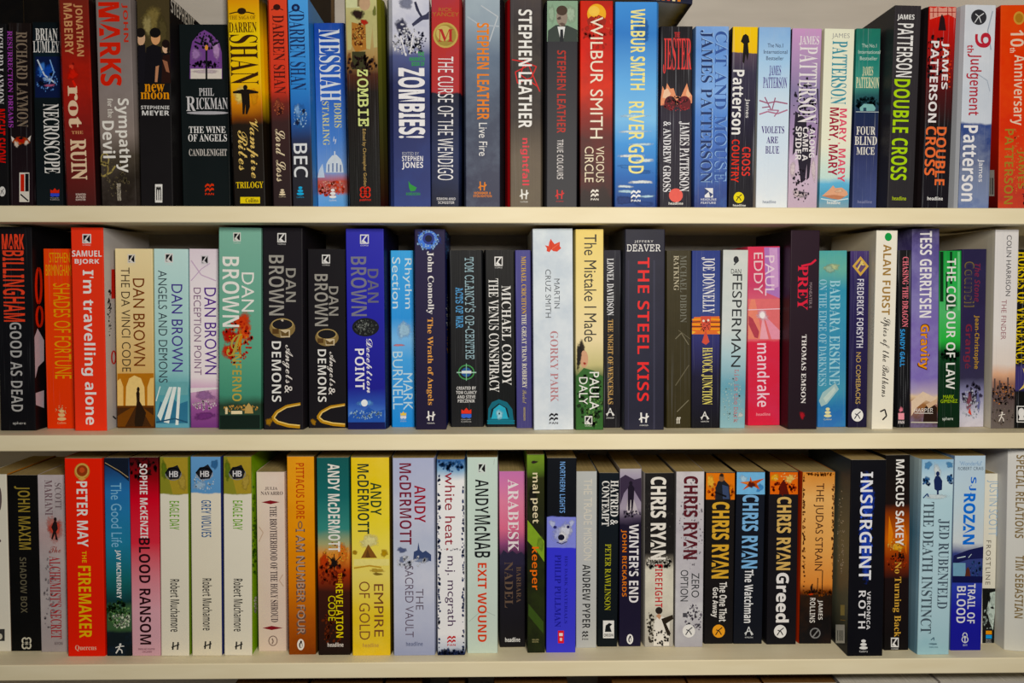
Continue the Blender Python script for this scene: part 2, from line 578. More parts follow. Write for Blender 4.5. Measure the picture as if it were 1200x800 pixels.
B(1, 1, 'black paperback with a group of three dark-clothed figures above orange lower-case words', (30, 152, -14, 48, 160, 740), [(-14, '2a2418'), (250, '141214'), (740, '1a181a')],
  [R('4a4028', 32, -10, 151, 200), J('8a7a48', 85, 70, 42, 55), J('a89a68', 70, 90, 22, 40), J('5a5030', 125, 110, 26, 60), R('141216', 35, 190, 153, 300),
   E('d8b090', 47, 138, 15, 26), E('1a1412', 45, 118, 17, 17), E('e0a878', 100, 136, 17, 26), E('140f0e', 98, 118, 20, 18), E('e8c0a0', 136, 172, 12, 20), E('1c100e', 136, 158, 14, 15), J('1c100e', 146, 175, 6, 26),
   P('15131a', 35, 300, 36, 165, 62, 160, 72, 300), P('121016', 58, 300, 66, 172, 90, 160, 120, 170, 128, 300), P('2a1410', 120, 300, 126, 200, 150, 196, 154, 300), P('c08a68', 100, 240, 112, 236, 106, 296, 97, 296), P('a06a50', 124, 215, 142, 222, 150, 262, 138, 258),
   T('new', 60, 303, 132, 332, 'e89a30', 'Sh'), T('moon', 46, 333, 150, 358, 'e89a30', 'Sh'), A('STEPHENIE', 47, 381, 149, 394, 'd8d8d8', 'bh'), A('MEYER', 51, 399, 149, 416, 'e8e8e8', 'bh'), R('f0f0ee', 98, 664, 124, 730), X('m', 102, 672, 120, 722, '141414')],
  fc='120f10', fci=[A('STEPHENIE', 158, 30, 240, 84, 'd8d4cc', 'bh')])
B(1, 1, 'short black paperback with a purple arched window and lamp post picture, all words set level', (181, 357, 88, 200, 370, 742), '10181a',
  [P('7a4a98', 222, 284, 224, 190, 232, 150, 258, 118, 276, 108, 300, 122, 328, 150, 338, 190, 340, 284), J('b088c8', 245, 195, 20, 30), J('c8a0d8', 318, 180, 18, 36), J('9a68b8', 290, 150, 26, 28), R('e8e0d8', 226, 248, 338, 284), J('d8c8d0', 280, 258, 50, 10),
   L('10181a', 6, 240, 150, 262, 160, 274, 128), L('10181a', 6, 330, 150, 306, 165, 292, 126), Z('10181a', 280, 150, 48, 32, 20, 7), Z('1a1c18', 280, 232, 56, 12, 26, 7), L('14161a', 7, 283, 286, 283, 178), E('e8a050', 283, 172, 6, 10),
   A('PHIL', 256, 318, 310, 345, 'd0d0d4', 'Sh'), A('R', 210, 348, 244, 400, 'd8d8dc', 'Sh'), A('ICKMAN', 246, 352, 360, 394, 'd8d8dc', 'Sh'), E('b8b8c0', 288, 407, 76, 6),
   T('THE WINE', 220, 456, 352, 480, 'f0f0f0', 'Sh'), T('OF ANGELS', 217, 484, 357, 510, 'f0f0f0', 'Sh'), T('CANDLENIGHT', 220, 537, 357, 562, 'd0ccc8', 'Sh'), K('pan', 'e04020', 294, 682, 32, 42)])
B(1, 1, 'yellow to black paperback with an open-armed silhouette and a dark serif name', (357, 472, -10, 385, 495, 740), [(-10, 'e09820'), (120, 'f0d028'), (300, 'f0c030'), (370, 'd88a20'), (425, '7a4010'), (450, '201810'), (740, '1a1614')],
  [E('2a1a08', 410, 40, 16, 12), L('2a1a08', 4, 365, 50, 388, 44, 432, 44, 456, 50), A('THE SAGA OF', 365, 56, 460, 70, '8a6010', 'Sh'), A('DARREN', 364, 80, 464, 117, '4a2a08', 'Sh'), A('SHAN', 368, 125, 470, 305, '3a1e08', 'S-'),
   J('f8e080', 405, 340, 26, 40), J('e8a030', 455, 350, 18, 34), P('180e08', 378, 330, 410, 322, 436, 322, 470, 330, 470, 336, 438, 338, 440, 385, 430, 412, 424, 412, 424, 375, 420, 412, 413, 412, 412, 375, 408, 338, 378, 336), E('180e08', 423, 315, 8, 9),
   T('Vampire', 428, 428, 472, 642, 'e8c878', 'c'), T('Rites', 398, 470, 432, 615, 'e8c878', 'c'), T('TRILOGY', 390, 655, 488, 678, 'f0d030', 'Sh'), R('f0d820', 405, 710, 476, 733), X('Collins', 424, 714, 470, 730, '3a2a08', 'S')],
  fc=[(-10, '1a1408'), (150, 'e8b820'), (330, 'f0c028'), (440, '181008'), (740, '120e0a')])
B(1, 2, 'thin red paperback with dark serif name and a pale scrawled title, beside its blue twin', (42, 112, -8, 65, 127, 740), [(-8, 'e05038'), (320, 'd04030'), (370, '6a2822'), (440, '3a2424'), (740, '2c2224')],
  [E('3a1410', 75, 26, 13, 11), L('3a1410', 3, 55, 36, 70, 30, 82, 30, 98, 36), A('DARREN SHAN', 62, 55, 104, 338, '5a1a14', 'S-'), J('8a4030', 82, 385, 20, 32), J('3a1010', 86, 400, 12, 18), Z('c06a48', 82, 388, 20, 28, 14, 4), T('Lord Loss', 72, 465, 106, 655, 'e8d8b8', 'c'), K('foun', 'e8d8b8', 95, 696, 24, 30)], fc='1c1010')
B(1, 2, 'blue paperback with a navy serif name, a snarling blue face and white rune-like title', (112, 192, -10, 135, 208, 740), [(-10, '58a8f0'), (300, '3a88d8'), (420, '2a60b0'), (500, '28345a'), (560, '2a2a34'), (740, '26262e')],
  [E('1a2a58', 143, 28, 15, 14), E('4a90d8', 143, 28, 6, 6), L('1a2a58', 3, 118, 46, 135, 38, 152, 38, 172, 46), A('DARREN SHAN', 122, 50, 178, 325, '1c3468', 'S-'), J('3a78c8', 158, 415, 28, 50), J('88b8f0', 148, 395, 12, 22), J('102048', 150, 440, 10, 14), J('102048', 172, 400, 8, 10), Z('a8d0f8', 158, 420, 26, 46, 20, 4),
   T('BEC', 136, 517, 186, 640, 'e8ecf2', 't+'), K('foun', '30b0e8', 160, 692, 26, 42)], fc='3080c8')
B(1, 2, 'short blue paperback with thin white serif title over a domed white building', (203, 318, 83, 220, 332, 743), [(83, '1a46a8'), (300, '2a5cc0'), (500, '4a80d0'), (620, '7aa0d8'), (655, 'c05030'), (690, 'b86050'), (705, '70a8e0'), (740, '60a0e0')],
  [T('MESSIAH', 228, 105, 305, 365, 'e8f0f8', 'S-'), A('BORIS', 282, 370, 308, 460, 'd8d8a0', 'S-'), A('STARLING', 240, 365, 264, 524, 'd8d8a0', 'S-'), P('d8e4f0', 252, 622, 254, 590, 262, 575, 275, 560, 290, 558, 306, 574, 312, 592, 316, 622), L('3a60a0', 4, 262, 620, 262, 592), L('3a60a0', 4, 277, 620, 277, 588), L('3a60a0', 4, 292, 620, 292, 588), L('3a60a0', 4, 305, 620, 305, 594), L('e8f0f8', 4, 284, 560, 284, 545), P('c8d8ec', 222, 640, 228, 612, 240, 590, 248, 640),
   Z('e04828', 272, 680, 50, 26, 26, 8), Z('f0a090', 272, 672, 48, 22, 16, 6), X('by', 278, 492, 290, 520, 'e8f0f8', 'c'), K('foun', 'f4f4f4', 277, 702, 26, 46)], crease=.18, mottle=.12, mcol='6a9ae0')
B(1, 2, 'black paperback with pale yellow title and a torn-chested figure in a suit at its top', (318, 437, -10, 340, 447, 740), [(-10, 'c8c890'), (200, 'a88a58'), (270, '4a2414'), (330, '1a1210'), (560, '141312'), (740, '121212')],
  [R('d8dcae', 325, -6, 372, 28), R('8a7a58', 365, -6, 380, 24), E('c8a888', 392, 12, 20, 26), P('c0bc84', 330, 90, 350, 36, 438, 40, 440, 170, 425, 172, 420, 90, 412, 178, 398, 175, 392, 90, 372, 60, 342, 180, 330, 180), J('2a1412', 368, 52, 26, 24), J('c03020', 390, 80, 16, 14),
   P('b07838', 345, 80, 395, 92, 398, 178, 360, 188, 345, 160), Z('7a3a18', 370, 125, 24, 42, 26, 6), Z('e0b060', 372, 130, 22, 40, 18, 5), R('3a3a20', 346, 186, 395, 250), J('9a6a38', 420, 230, 12, 36), J('8a5a30', 335, 220, 9, 40), Z('2a1010', 380, 235, 55, 36, 30, 9), J('7a8040', 428, 40, 10, 20),
   T('ZOMBIE', 366, 250, 406, 455, 'dce898', 'm+'), A('Edited by Christopher Golden', 383, 465, 398, 672, 'c8a868', 's'), O('e03828', 385, 684, 8, 9, 5), O('e03828', 403, 684, 8, 9, 5), O('e03828', 385, 702, 8, 9, 5), O('e03828', 403, 702, 8, 9, 5), X('publicus', 374, 716, 415, 726, 'e03828')], crease=.12, fc=[(-10, '6a6a20'), (400, '40421c'), (740, '2a0c0a')])
B(1, 3, 'tall navy and white paperback with massive white title under an ink-splashed monster', (24, 167, -12, 38, 167, 742), [(-12, 'e8eaf4'), (140, 'd8dae8'), (200, '5a5f86'), (300, '2c3058'), (742, '34407c')],
  [J('8a8fa8', 80, 10, 34, 26), J('3a3c58', 64, 96, 28, 34), P('3a3c58', 100, 86, 130, 60, 150, 52, 165, 40, 165, 70, 140, 72, 105, 96), P('33354f', 108, 8, 116, 5, 128, 40, 140, 60, 132, 62, 116, 36), Z('34365a', 95, 150, 62, 48, 40, 8), Z('eef0f8', 85, 150, 55, 50, 50, 6), J('e8eaf4', 66, 88, 8, 6), J('e8eaf4', 56, 108, 6, 5), J('e8eaf4', 72, 112, 7, 6), L('f4f4fa', 4, 60, 130, 78, 200), L('f4f4fa', 4, 105, 120, 95, 190),
   T('ZOMBIES!', 52, 245, 148, 498, 'f6f6fa', 'b+'), T('THE', 122, 187, 145, 203, '3aa848', 'bh'), T('MAMMOTH', 92, 206, 147, 220, '3aa848', 'bh'), T('BOOK OF', 100, 223, 146, 238, '3aa848', 'bh'), A('EDITED BY', 66, 548, 126, 559, 'b8bcc8', 'sh'), A('STEPHEN', 65, 562, 141, 581, 'f0f0f4', 'bh'), A('JONES', 65, 584, 141, 611, 'f6f6fa', 'bh'),
   P('3a9a48', 88, 652, 96, 664, 118, 676, 112, 688, 96, 690, 90, 676), X('ROBINSON', 80, 694, 130, 704, '3a9a48')], mottle=.3, mcol='3a56a0', mscale=14)
B(1, 3, 'red and black paperback with a gold M medallion and spindly white title', (169, 273, -12, 169, 270, 742), [(-12, 'b83a38'), (333, 'b03434'), (338, '181a2a'), (560, '20284a'), (742, '141420')],
  [A('RICK', 197, 28, 246, 41, 'b87a38', 'sh'), A('YANCEY', 174, 44, 270, 59, 'b87a38', 'sh'), E('c8b060', 222, 127, 45, 46), E('a89048', 222, 127, 38, 39), E('d0bc70', 216, 120, 28, 28), T('M', 194, 105, 250, 150, 'b83030', 'Sh'), T('THE CURSE OF THE WENDIGO', 194, 205, 250, 650, 'f4f4f6', 't'), X('SIMON AND', 190, 712, 258, 721, 'd8d8dc'), X('SCHUSTER', 195, 725, 254, 735, 'd8d8dc')], mottle=.15, mcol='40528a', mscale=14)
B(1, 3, 'slate blue paperback with sideways orange name and cloudy sky at its top', (292, 418, -8, 295, 418, 742), [(-8, 'a8b8c4'), (90, '9aaab8'), (200, '64748a'), (420, '485064'), (742, '3c3e54')],
  [L('c8d0d8', 4, 350, 20, 410, 60, 380, 150), L('b8c4d0', 5, 300, 60, 345, 90, 415, 95), A('STEPHEN LEATHER', 335, 83, 379, 432, 'f08a20', 'b'), T('Live Fire', 342, 443, 372, 562, 'f0f0f0', 's'), K('H', 'e88a28', 355, 676, 28, 44), X('HODDER &', 325, 691, 386, 700, 'e88a28'), X('STOUGHTON', 322, 702, 388, 711, 'e88a28')], mottle=.25, mcol='8090a4', fc='16161a')
B(1, 4, 'charcoal grey paperback with white sideways name, pinkish-red rounded word and red scribble', (-7, 106, -3, -6, 105, 742), [(-3, '4a4446'), (120, '343032'), (420, '38322f'), (560, '6a5e50'), (742, '6a6050')],
  [L('d83030', 4, 0, 215, 40, 222, 88, 240, 70, 280, 20, 300, 12, 260, 60, 235, 100, 330), L('d83030', 4, 50, 210, 30, 270, 90, 310), A('STEPHEN LEATHER', 23, 35, 72, 462, 'f8f8f6', 'b'), T('nightfall', 30, 498, 62, 668, 'e84a58', 'b'), K('H', 'f4f4f0', 44, 706, 30, 48)], mottle=.35, mcol='5a5048', bc='a01c20', crease=.1)
B(1, 4, 'dark grey paperback with a downcast man in suit and tie at its top', (124, 240, 2, 126, 232, 742), [(2, '2e2e34'), (742, '34343a')],
  [R('90b096', 126, 3, 237, 150), J('b4ccb4', 210, 50, 24, 42), J('a8c4aa', 142, 50, 14, 44), P('3a4440', 128, 150, 130, 110, 158, 90, 200, 92, 236, 108, 236, 150), P('e8ecec', 164, 96, 176, 150, 184, 150, 192, 96), P('20242a', 174, 106, 184, 106, 186, 150, 172, 150), E('9a8c80', 180, 62, 20, 34), E('4a3a30', 180, 38, 20, 18), J('5a4a44', 170, 66, 8, 8), J('6a5850', 182, 88, 12, 8),
   A('STEPHEN LEATHER', 162, 182, 194, 480, 'b83830', 'b'), T('TRUE COLOURS', 162, 503, 185, 646, 'd8d4d4', 's+'), K('H', 'd83838', 172, 706, 30, 44)], fc='101012')
B(1, 4, 'red to dark brown paperback with an orange sun and cream sideways words', (244, 366, 3, 246, 360, 742), [(3, 'd03020'), (180, 'd82c20'), (330, 'e03c28'), (430, '8a2820'), (500, '4a2422'), (742, '241c1c')],
  [E('f8b840', 305, 50, 34, 36), E('fcd060', 296, 40, 20, 18), P('a02c20', 270, 72, 285, 58, 300, 64, 312, 54, 330, 62, 340, 72, 336, 90, 274, 90), Z('b82c20', 300, 130, 60, 50, 14, 10), Z('f06040', 320, 90, 50, 30, 10, 8), A('WILBUR SMITH', 282, 62, 328, 500, 'f8f0dc', 's'), T('VICIOUS', 303, 528, 332, 657, 'f4e8cc', 's'), T('CIRCLE', 262, 528, 294, 657, 'f4e8cc', 's'), K('pan', 'f4f0e8', 298, 702, 28, 40)], mottle=.4, mcol='7a2420', mscale=20)
B(1, 4, 'wide bright blue paperback with pale yellow sideways words and white ripples', (373, 523, 7, 369, 520, 742), [(5, '4a94e0'), (120, '3a80d0'), (300, '6ab0ec'), (430, '80c0f0'), (520, '4a98e0'), (640, '2a68b8'), (742, '1c3c80')],
  [J('2a6ab8', 470, 110, 34, 44), J('c8ecfc', 440, 418, 74, 6), J('e0f4fe', 430, 474, 66, 6), J('d0ecfa', 470, 520, 60, 5), J('f0fafe', 425, 562, 60, 8), J('e8f8fe', 480, 578, 44, 7), J('f4fcfe', 470, 656, 56, 8), J('e8f6fe', 405, 672, 38, 6), J('1a3a80', 400, 722, 60, 16), J('1c4490', 480, 735, 44, 12), J('c0e4f8', 410, 690, 44, 6), J('c0e4f8', 490, 708, 36, 6), J('2a6ab8', 470, 620, 46, 8), J('3a80cc', 410, 600, 36, 8), A('WILBUR SMITH', 427, 33, 480, 325, 'f8f0a0', 'b'), T('RIVER GOD', 420, 366, 476, 626, 'f8f0a0', 's+'), K('pan', 'f4f8fc', 446, 706, 34, 42)])
B(1, 5, 'black paperback with tall red title, pink-orange flaming hands and white sideways authors', (103, 223, 95, 103, 214, 745), [(95, '18161c'), (300, '1c1820'), (420, '2a2434'), (745, '201c2a')],
  [T('THE', 155, 116, 175, 134, 'e04040', 'Sh'), T('JESTER', 114, 136, 216, 266, 'e04848', 'Sh'), P('f0a078', 105, 360, 112, 310, 122, 332, 128, 300, 140, 320, 152, 318, 160, 345, 178, 350, 190, 322, 200, 300, 208, 330, 222, 345, 220, 372, 105, 380), P('f8d0b0', 112, 352, 118, 325, 130, 318, 142, 338, 130, 356), P('f8c8a0', 196, 340, 202, 318, 214, 345, 205, 352), E('5a1c22', 140, 372, 22, 26), E('6a2028', 190, 372, 24, 26), Z('c04048', 165, 378, 52, 22, 24, 5), Z('2a1018', 165, 360, 44, 14, 14, 6),
   A('JAMES PATTERSON', 170, 438, 208, 690, 'f2f2f6', 'S'), A('& ANDREW GROSS', 114, 438, 142, 692, 'f2f2f6', 'S'), E('f06a60', 160, 704, 25, 25), X('headline', 134, 728, 186, 738)], crease=.55)
B(1, 5, 'mid blue paperback with raised dark serif letters in two sideways lines, white diamond logo', (230, 354, 95, 228, 342, 745), [(95, '8cb4ec'), (180, '6a9ae0'), (330, '88b4f0'), (420, '5a8ad8'), (560, '4668b8'), (745, '34427e')],
  [T('CAT AND MOUSE', 302, 112, 346, 657, '9cc4f4', 'S-'), T('CAT AND MOUSE', 299, 114, 342, 655, '3c5ea8', 'S-'), A('JAMES PATTERSON', 248, 108, 294, 662, 'a8ccf8', 'S-'), A('JAMES PATTERSON', 245, 110, 291, 660, '24386c', 'S-'), R('f0f2f6', 264, 678, 294, 712), P('3a4a7c', 264, 678, 280, 690, 264, 704), P('3a4a7c', 278, 690, 294, 700, 284, 712), X('HEADLINE', 250, 715, 306, 723, 'd8dcec'), X('FEATURE', 250, 727, 304, 735, 'd8dcec')], mottle=.3, mcol='5a88d0', crease=.3)
B(1, 5, 'slim leaning paperback, yellow top with hatted silhouette over dark purple, red and white words', (365, 461, 97, 350, 434, 747), [(97, 'f8d018'), (188, 'f4c818'), (191, '5a4a5c'), (260, '38344a'), (420, '242038'), (560, '1a1824'), (747, '1c1a22')],
  [P('16120c', 394, 150, 402, 128, 412, 122, 422, 130, 426, 152, 420, 156, 423, 192, 418, 220, 412, 195, 406, 230, 400, 222, 404, 158), A('Patterson', 363, 252, 404, 485, 'f8f8f8', 'b'), A('James', 408, 356, 426, 425, 'f0f0f0', 's'), T('COUNTRY', 360, 503, 388, 657, 'e83828', 's+'), T('CROSS', 398, 530, 428, 634, 'e84038', 's+'), K('ring', 'f0e020/3a3008', 387, 712, 38, 40), X('headline', 366, 736, 412, 744)], crease=.55, fc='c89030', bc='20182a')
B(1, 6, 'pale sky-blue paperback with purple words set level around barbed wire, top shelf', (29, 144, 98, 18, 136, 747), [(98, '88b4e8'), (220, 'a8d0f4'), (360, 'd0e4f6'), (520, 'd8e8f8'), (747, 'e8eef4')],
  [T('The No.1', 60, 157, 116, 171, '3a4468', 'sh'), T('International', 46, 180, 131, 194, '3a4468', 'sh'), T('Bestseller', 55, 203, 118, 217, '3a4468', 'sh'), A('JAMES', 66, 236, 108, 276, '4a2c8c', 'Sh-'), A('PATTERSON', 44, 278, 130, 318, '4a2c8c', 'Sh-'), L('a86a88', 5, 30, 362, 60, 372, 90, 366, 132, 374), L('b87a98', 5, 30, 412, 60, 402, 95, 410, 132, 396), L('a06080', 4, 50, 350, 72, 395), L('a06080', 4, 88, 352, 76, 396), L('b07090', 4, 60, 396, 100, 398, 84, 420), L('a06080', 4, 40, 388, 70, 384),
   T('VIOLETS', 38, 455, 120, 481, '43277c', 'Sh'), T('ARE', 56, 492, 98, 516, '43277c', 'Sh'), T('BLUE', 52, 527, 102, 554, '43277c', 'Sh'), X('headline', 42, 722, 90, 733, '8a94a8')], mottle=.25, mcol='c4dcf4', mscale=16, crease=.12)
B(1, 6, 'mauve paperback with cracked black branch pattern and tall white serif letters', (148, 256, 103, 130, 238, 747), [(103, 'd0a0d0'), (200, 'b898c4'), (330, '8a80a8'), (480, 'a890b8'), (600, 'd0bcd4'), (747, 'c4b0c4')],
  [Z('1c1826', 195, 420, 44, 140, 60, 8), P('2a2434', 160, 400, 200, 430, 205, 560, 195, 650, 180, 660, 165, 540, 150, 560), P('2c2634', 205, 470, 218, 560, 210, 640, 200, 650), L('1e1a26', 5, 240, 320, 246, 430, 236, 560), J('e8d8e0', 150, 610, 12, 40), J('e8d8e0', 225, 610, 10, 50), J('e0d0d8', 175, 700, 30, 18), Z('2a2230', 180, 670, 30, 60, 24, 6),
   A('JAMES', 174, 130, 246, 164, 'f4f0f4', 'Sh'), A('PATTERSON', 172, 168, 238, 444, 'f4f0f4', 'S-'), T('ALONG', 210, 464, 230, 568, 'f2eef2'), T('CAME A', 186, 458, 206, 580, 'f2eef2'), T('SPIDER', 160, 456, 182, 578, 'f2eef2'), X('headline', 175, 690, 202, 697, '40384a'), X('FEATURE', 175, 704, 202, 712, '40384a')], crease=.5, fc='a87858', bc='181622')
B(1, 6, 'cream paperback with teal and red sideways capitals above a pale face lying in blue water', (265, 376, 104, 247, 352, 747), [(104, 'f0f2dc'), (520, 'eef0dc'), (640, 'c8e4e0'), (662, '6ab8e0'), (700, '5aa4c8'), (747, '88a8b8')],
  [P('e8b090', 256, 706, 282, 684, 296, 668, 304, 678, 328, 676, 346, 690, 350, 702, 326, 715, 300, 712, 276, 710), P('c88868', 256, 706, 300, 702, 340, 708, 320, 720, 290, 716), J('f4c8a8', 318, 688, 16, 8), L('d8ecf4', 4, 252, 716, 300, 724, 350, 716),
   A('JAMES', 292, 120, 356, 142, 'a8a8a8', 's-h'), A('PATTERSON', 290, 148, 346, 376, '4a9cb0', 'S'), T('MARY, MARY', 276, 388, 314, 632, 'a82040', 'b'), T('MARY, MARY', 312, 392, 342, 656, 'e85a78', 'b'), X('headline', 274, 724, 322, 736, 'f4f4f0')], fc='c8a890', crease=.08)
B(1, 6, 'dark green to navy paperback with white level words and a small lit house, top shelf', (382, 476, 103, 364, 462, 747), [(103, '2a7a68'), (220, '2c8478'), (310, '4a988c'), (345, '2a5c60'), (405, '1c2c50'), (480, '262a54'), (747, '4a568a')],
  [Z('183a44', 420, 372, 44, 24, 30, 9), P('88c0c0', 392, 388, 408, 374, 440, 376, 450, 390, 445, 400, 394, 400), R('2a4a60', 405, 388, 416, 400), L('d8e8e8', 2, 378, 403, 465, 404), T('The No.1', 400, 158, 453, 171, 'd0e4dc', 'sh'), T('International', 387, 181, 466, 194, 'd0e4dc', 'sh'), T('Bestseller', 393, 204, 456, 217, 'd0e4dc', 'sh'), A('JAMES', 402, 240, 440, 276, 'f4f0c8', 'Sh-'), A('PATTERSON', 379, 278, 462, 318, 'f4f0c8', 'Sh-'), T('FOUR', 380, 456, 448, 486, 'f4f2ea', 'Sh'), T('BLIND', 374, 492, 454, 523, 'f4f2ea', 'Sh'), T('MICE', 380, 530, 446, 558, 'f4f2ea', 'Sh'), X('headline', 384, 722, 436, 733, '8a90b8')], crease=.4, mottle=.2, mcol='1c2c48')
B(1, 7, 'tall charcoal paperback with white name and thick lime green title, leaning right', (50, 153, 20, 20, 124, 747), [(20, '343034'), (747, '2c2a2e')],
  [A('JAMES', 66, 52, 128, 75, 'f4f4f4', 'bh'), A('PATTERSON', 64, 85, 122, 278, 'f4f4f4', 's+'), T('DOUBLE CROSS', 48, 286, 106, 650, 'b4dc20', 'b'), X('headline', 48, 708, 98, 722, 'b4c820')], bc='262428', crease=.06)
B(1, 7, 'black and red paperback with skyline top, white name and orange sideways title', (182, 280, 24, 152, 250, 747), [(24, 'd82c24'), (90, 'c02420'), (220, '8a1c1c'), (330, '4a1618'), (450, '1c1618'), (747, '16141c')],
  [P('e8a090', 184, 70, 184, 26, 200, 30, 212, 24, 230, 30, 248, 24, 262, 30, 278, 26, 276, 66, 250, 52, 215, 60), L('a82420', 3, 196, 30, 196, 62), L('a82420', 3, 212, 26, 212, 60), L('a82420', 3, 248, 26, 248, 60), L('a82420', 3, 264, 30, 264, 60), L('a82420', 3, 184, 44, 276, 44), P('2a1216', 214, 110, 220, 66, 227, 50, 236, 66, 242, 110), Z('e8482c', 245, 240, 16, 100, 20, 7), Z('1a1216', 200, 200, 40, 90, 26, 9),
   A('JAMES', 222, 150, 250, 322, 'f4f0f2', 'b'), A('PATTERSON', 182, 148, 212, 442, 'f4f0f2', 'b'), T('DOUBLE', 204, 458, 240, 668, 'f07848', 'b'), T('CROSS', 166, 456, 204, 632, 'f07848', 'b'), X('headline', 174, 709, 230, 722, 'f0f0f0')], crease=.5, bc='1a1416')
B(1, 7, 'white-over-navy paperback with dusky red sideways title and white name', (314, 421, 18, 284, 398, 747), [(18, 'e0e4ec'), (440, 'd0d8e4'), (448, '3a4e8a'), (600, '2a3870'), (747, '4a62a0')],
  [E('34343a', 360, 62, 28, 28), L('e8ecf0', 3, 345, 82, 358, 62, 378, 48), L('e8ecf0', 3, 348, 50, 362, 62, 368, 82), L('a8b4c4', 4, 410, 40, 392, 110, 404, 180), L('b0bccc', 3, 330, 250, 390, 290, 400, 330), T('9', 346, 118, 404, 172, 'c03040', 'bd'), T('th', 318, 162, 342, 190, 'c03040', 'bd'), T('Judgement', 314, 194, 368, 416, 'b83444', 's+'), A('James', 354, 574, 378, 656, 'f4f4f8', 's'), A('Patterson', 300, 452, 352, 726, 'f4f4f8', 'b')], crease=.25, mottle=.35, mcol='b8c4d4', mscale=18, bc='b8bcc4')
B(1, 7, 'red-orange paperback at the right end of the top shelf, gold name below cream title', (440, 560, 18, 430, 548, 747), [(18, 'e04a20'), (200, 'e04020'), (500, 'd83c28'), (747, 'b04038')],
  [E('d8a048', 505, 65, 20, 24), E('b88030', 505, 65, 14, 17), T('10', 474, 108, 522, 168, 'f4d8c0', 's+'), T('th', 472, 172, 492, 190, 'f4d8c0', 'bd'), T('Anniversary', 474, 198, 526, 452, 'f4d8c0', 's+'), A('JAMES', 496, 540, 526, 680, 'a88838', 's+'), A('PATTERSON', 452, 465, 484, 736, 'a88838', 's+'), Z('f07848', 495, 580, 40, 120, 40, 6), Z('8a3a48', 530, 700, 14, 40, 24, 6)], mottle=.3, mcol='f06030', bc=[(18, 'a81c18'), (500, 'c82c20'), (747, '5a1414')],
  bci=[R('c8c4bc', 397, 612, 416, 706), L('3a3a3a', 2, 402, 640, 402, 700), L('3a3a3a', 2, 407, 640, 407, 700), L('3a3a3a', 3, 411, 640, 411, 700), Z('e0c8b8', 408, 200, 6, 90, 10, 4)])
# middle shelf
B(2, 0, 'black paperback at the left end of the middle shelf, huge red-orange name over grey title', (-14, 107, 45, 2, 122, 737), [(45, '141418'), (737, '101014')],
  [A('MARK', 6, 70, 82, 122, 'f05038', 'b+h'), A('BILLINGHAM', 10, 126, 84, 367, 'f05038', 's+'), T('GOOD AS DEAD', 36, 370, 76, 672, 'b8b8b8', 's+'), X('sphere', 44, 706, 88, 718, 'd0d0d0', 's')], crease=.12,
  fc='0e0d10', fci=[O('e03a20', 132, 245, 9, 60, 8), O('d83820', 135, 350, 10, 34, 8), P('c8c4d0', 115, 420, 128, 390, 150, 430, 150, 500, 130, 520, 118, 560), P('c8c0cc', 118, 610, 150, 600, 150, 660, 120, 650)])
B(2, 0, 'orange-red short paperback with thin yellow sideways capitals and a pale crest', (148, 242, 120, 160, 257, 727), [(120, 'f05018'), (727, 'e84418')],
  [A('STEPHEN', 168, 133, 238, 167, 'f0b020', 'sh'), A('BIRMINGHAM', 156, 174, 242, 212, 'f0b020', 'sh'), T('SHADES OF FORTUNE', 184, 238, 242, 562, 'f0a818', 's'), K('foun', 'ecc890', 211, 690, 30, 50), Z('ecc890', 211, 668, 22, 16, 10, 4)], crease=.1)
B(2, 0, 'bright coral red tall paperback with bold rounded white lower-case words down it', (240, 352, 48, 257, 363, 740), [(48, 'ee4430'), (740, 'f04430')],
  [K('box', 'e8e8e8/1a1a1e', 296, 90, 30, 40), A('SAMUEL', 246, 126, 347, 147, 'f6f6f4', 'bh'), A('BJORK', 255, 155, 339, 175, 'f6f6f4', 'bh'), T("I'm travelling alone", 276, 194, 326, 720, 'f8f6f4', 'b')],
  fc='c8c4c4', fci=[Z('2a2428', 374, 330, 6, 90, 26, 4), R('d8362c', 380, 190, 396, 290), O('d8362c', 388, 490, 7, 22, 5), L('1a1a1e', 5, 385, 690, 396, 700)])
B(2, 1, 'sand-yellow paperback with a robed figure under arches at the foot of its spine', (-46, 84, 120, -36, 90, 727), [(120, 'f2e2b4'), (350, 'e8d09a'), (540, 'dcb878'), (640, 'b87a30'), (727, '5a3010')],
  [K('box', 'e8e4dc/1a1a1e', 12, 158, 26, 38), A('DAN BROWN', 18, 222, 58, 520, '7c3c10', 's'), T('THE DA VINCI CODE', -22, 185, 8, 540, '4a3a28', 's-'),
   R('c07c2c', -36, 545, 88, 660), P('f8d890', -8, 655, -6, 590, 4, 562, 22, 552, 44, 562, 56, 592, 58, 655), P('f4cc80', -36, 655, -36, 570, -26, 562, -16, 590, -16, 655), P('f4cc80', 66, 655, 66, 592, 76, 562, 88, 560, 88, 655), R('6a3c14', -36, 655, 88, 662), P('4a2c14', -36, 662, 88, 662, 89, 726, -36, 726), P('7a4818', -36, 690, 10, 662, 24, 662, -10, 726, -36, 726), P('7a4818', 88, 690, 52, 662, 44, 662, 80, 726, 88, 726), P('2a1c10', 22, 712, 30, 640, 28, 612, 34, 598, 40, 612, 40, 640, 62, 680, 50, 726, 24, 726), E('2a1c10', 35, 600, 5, 9)])
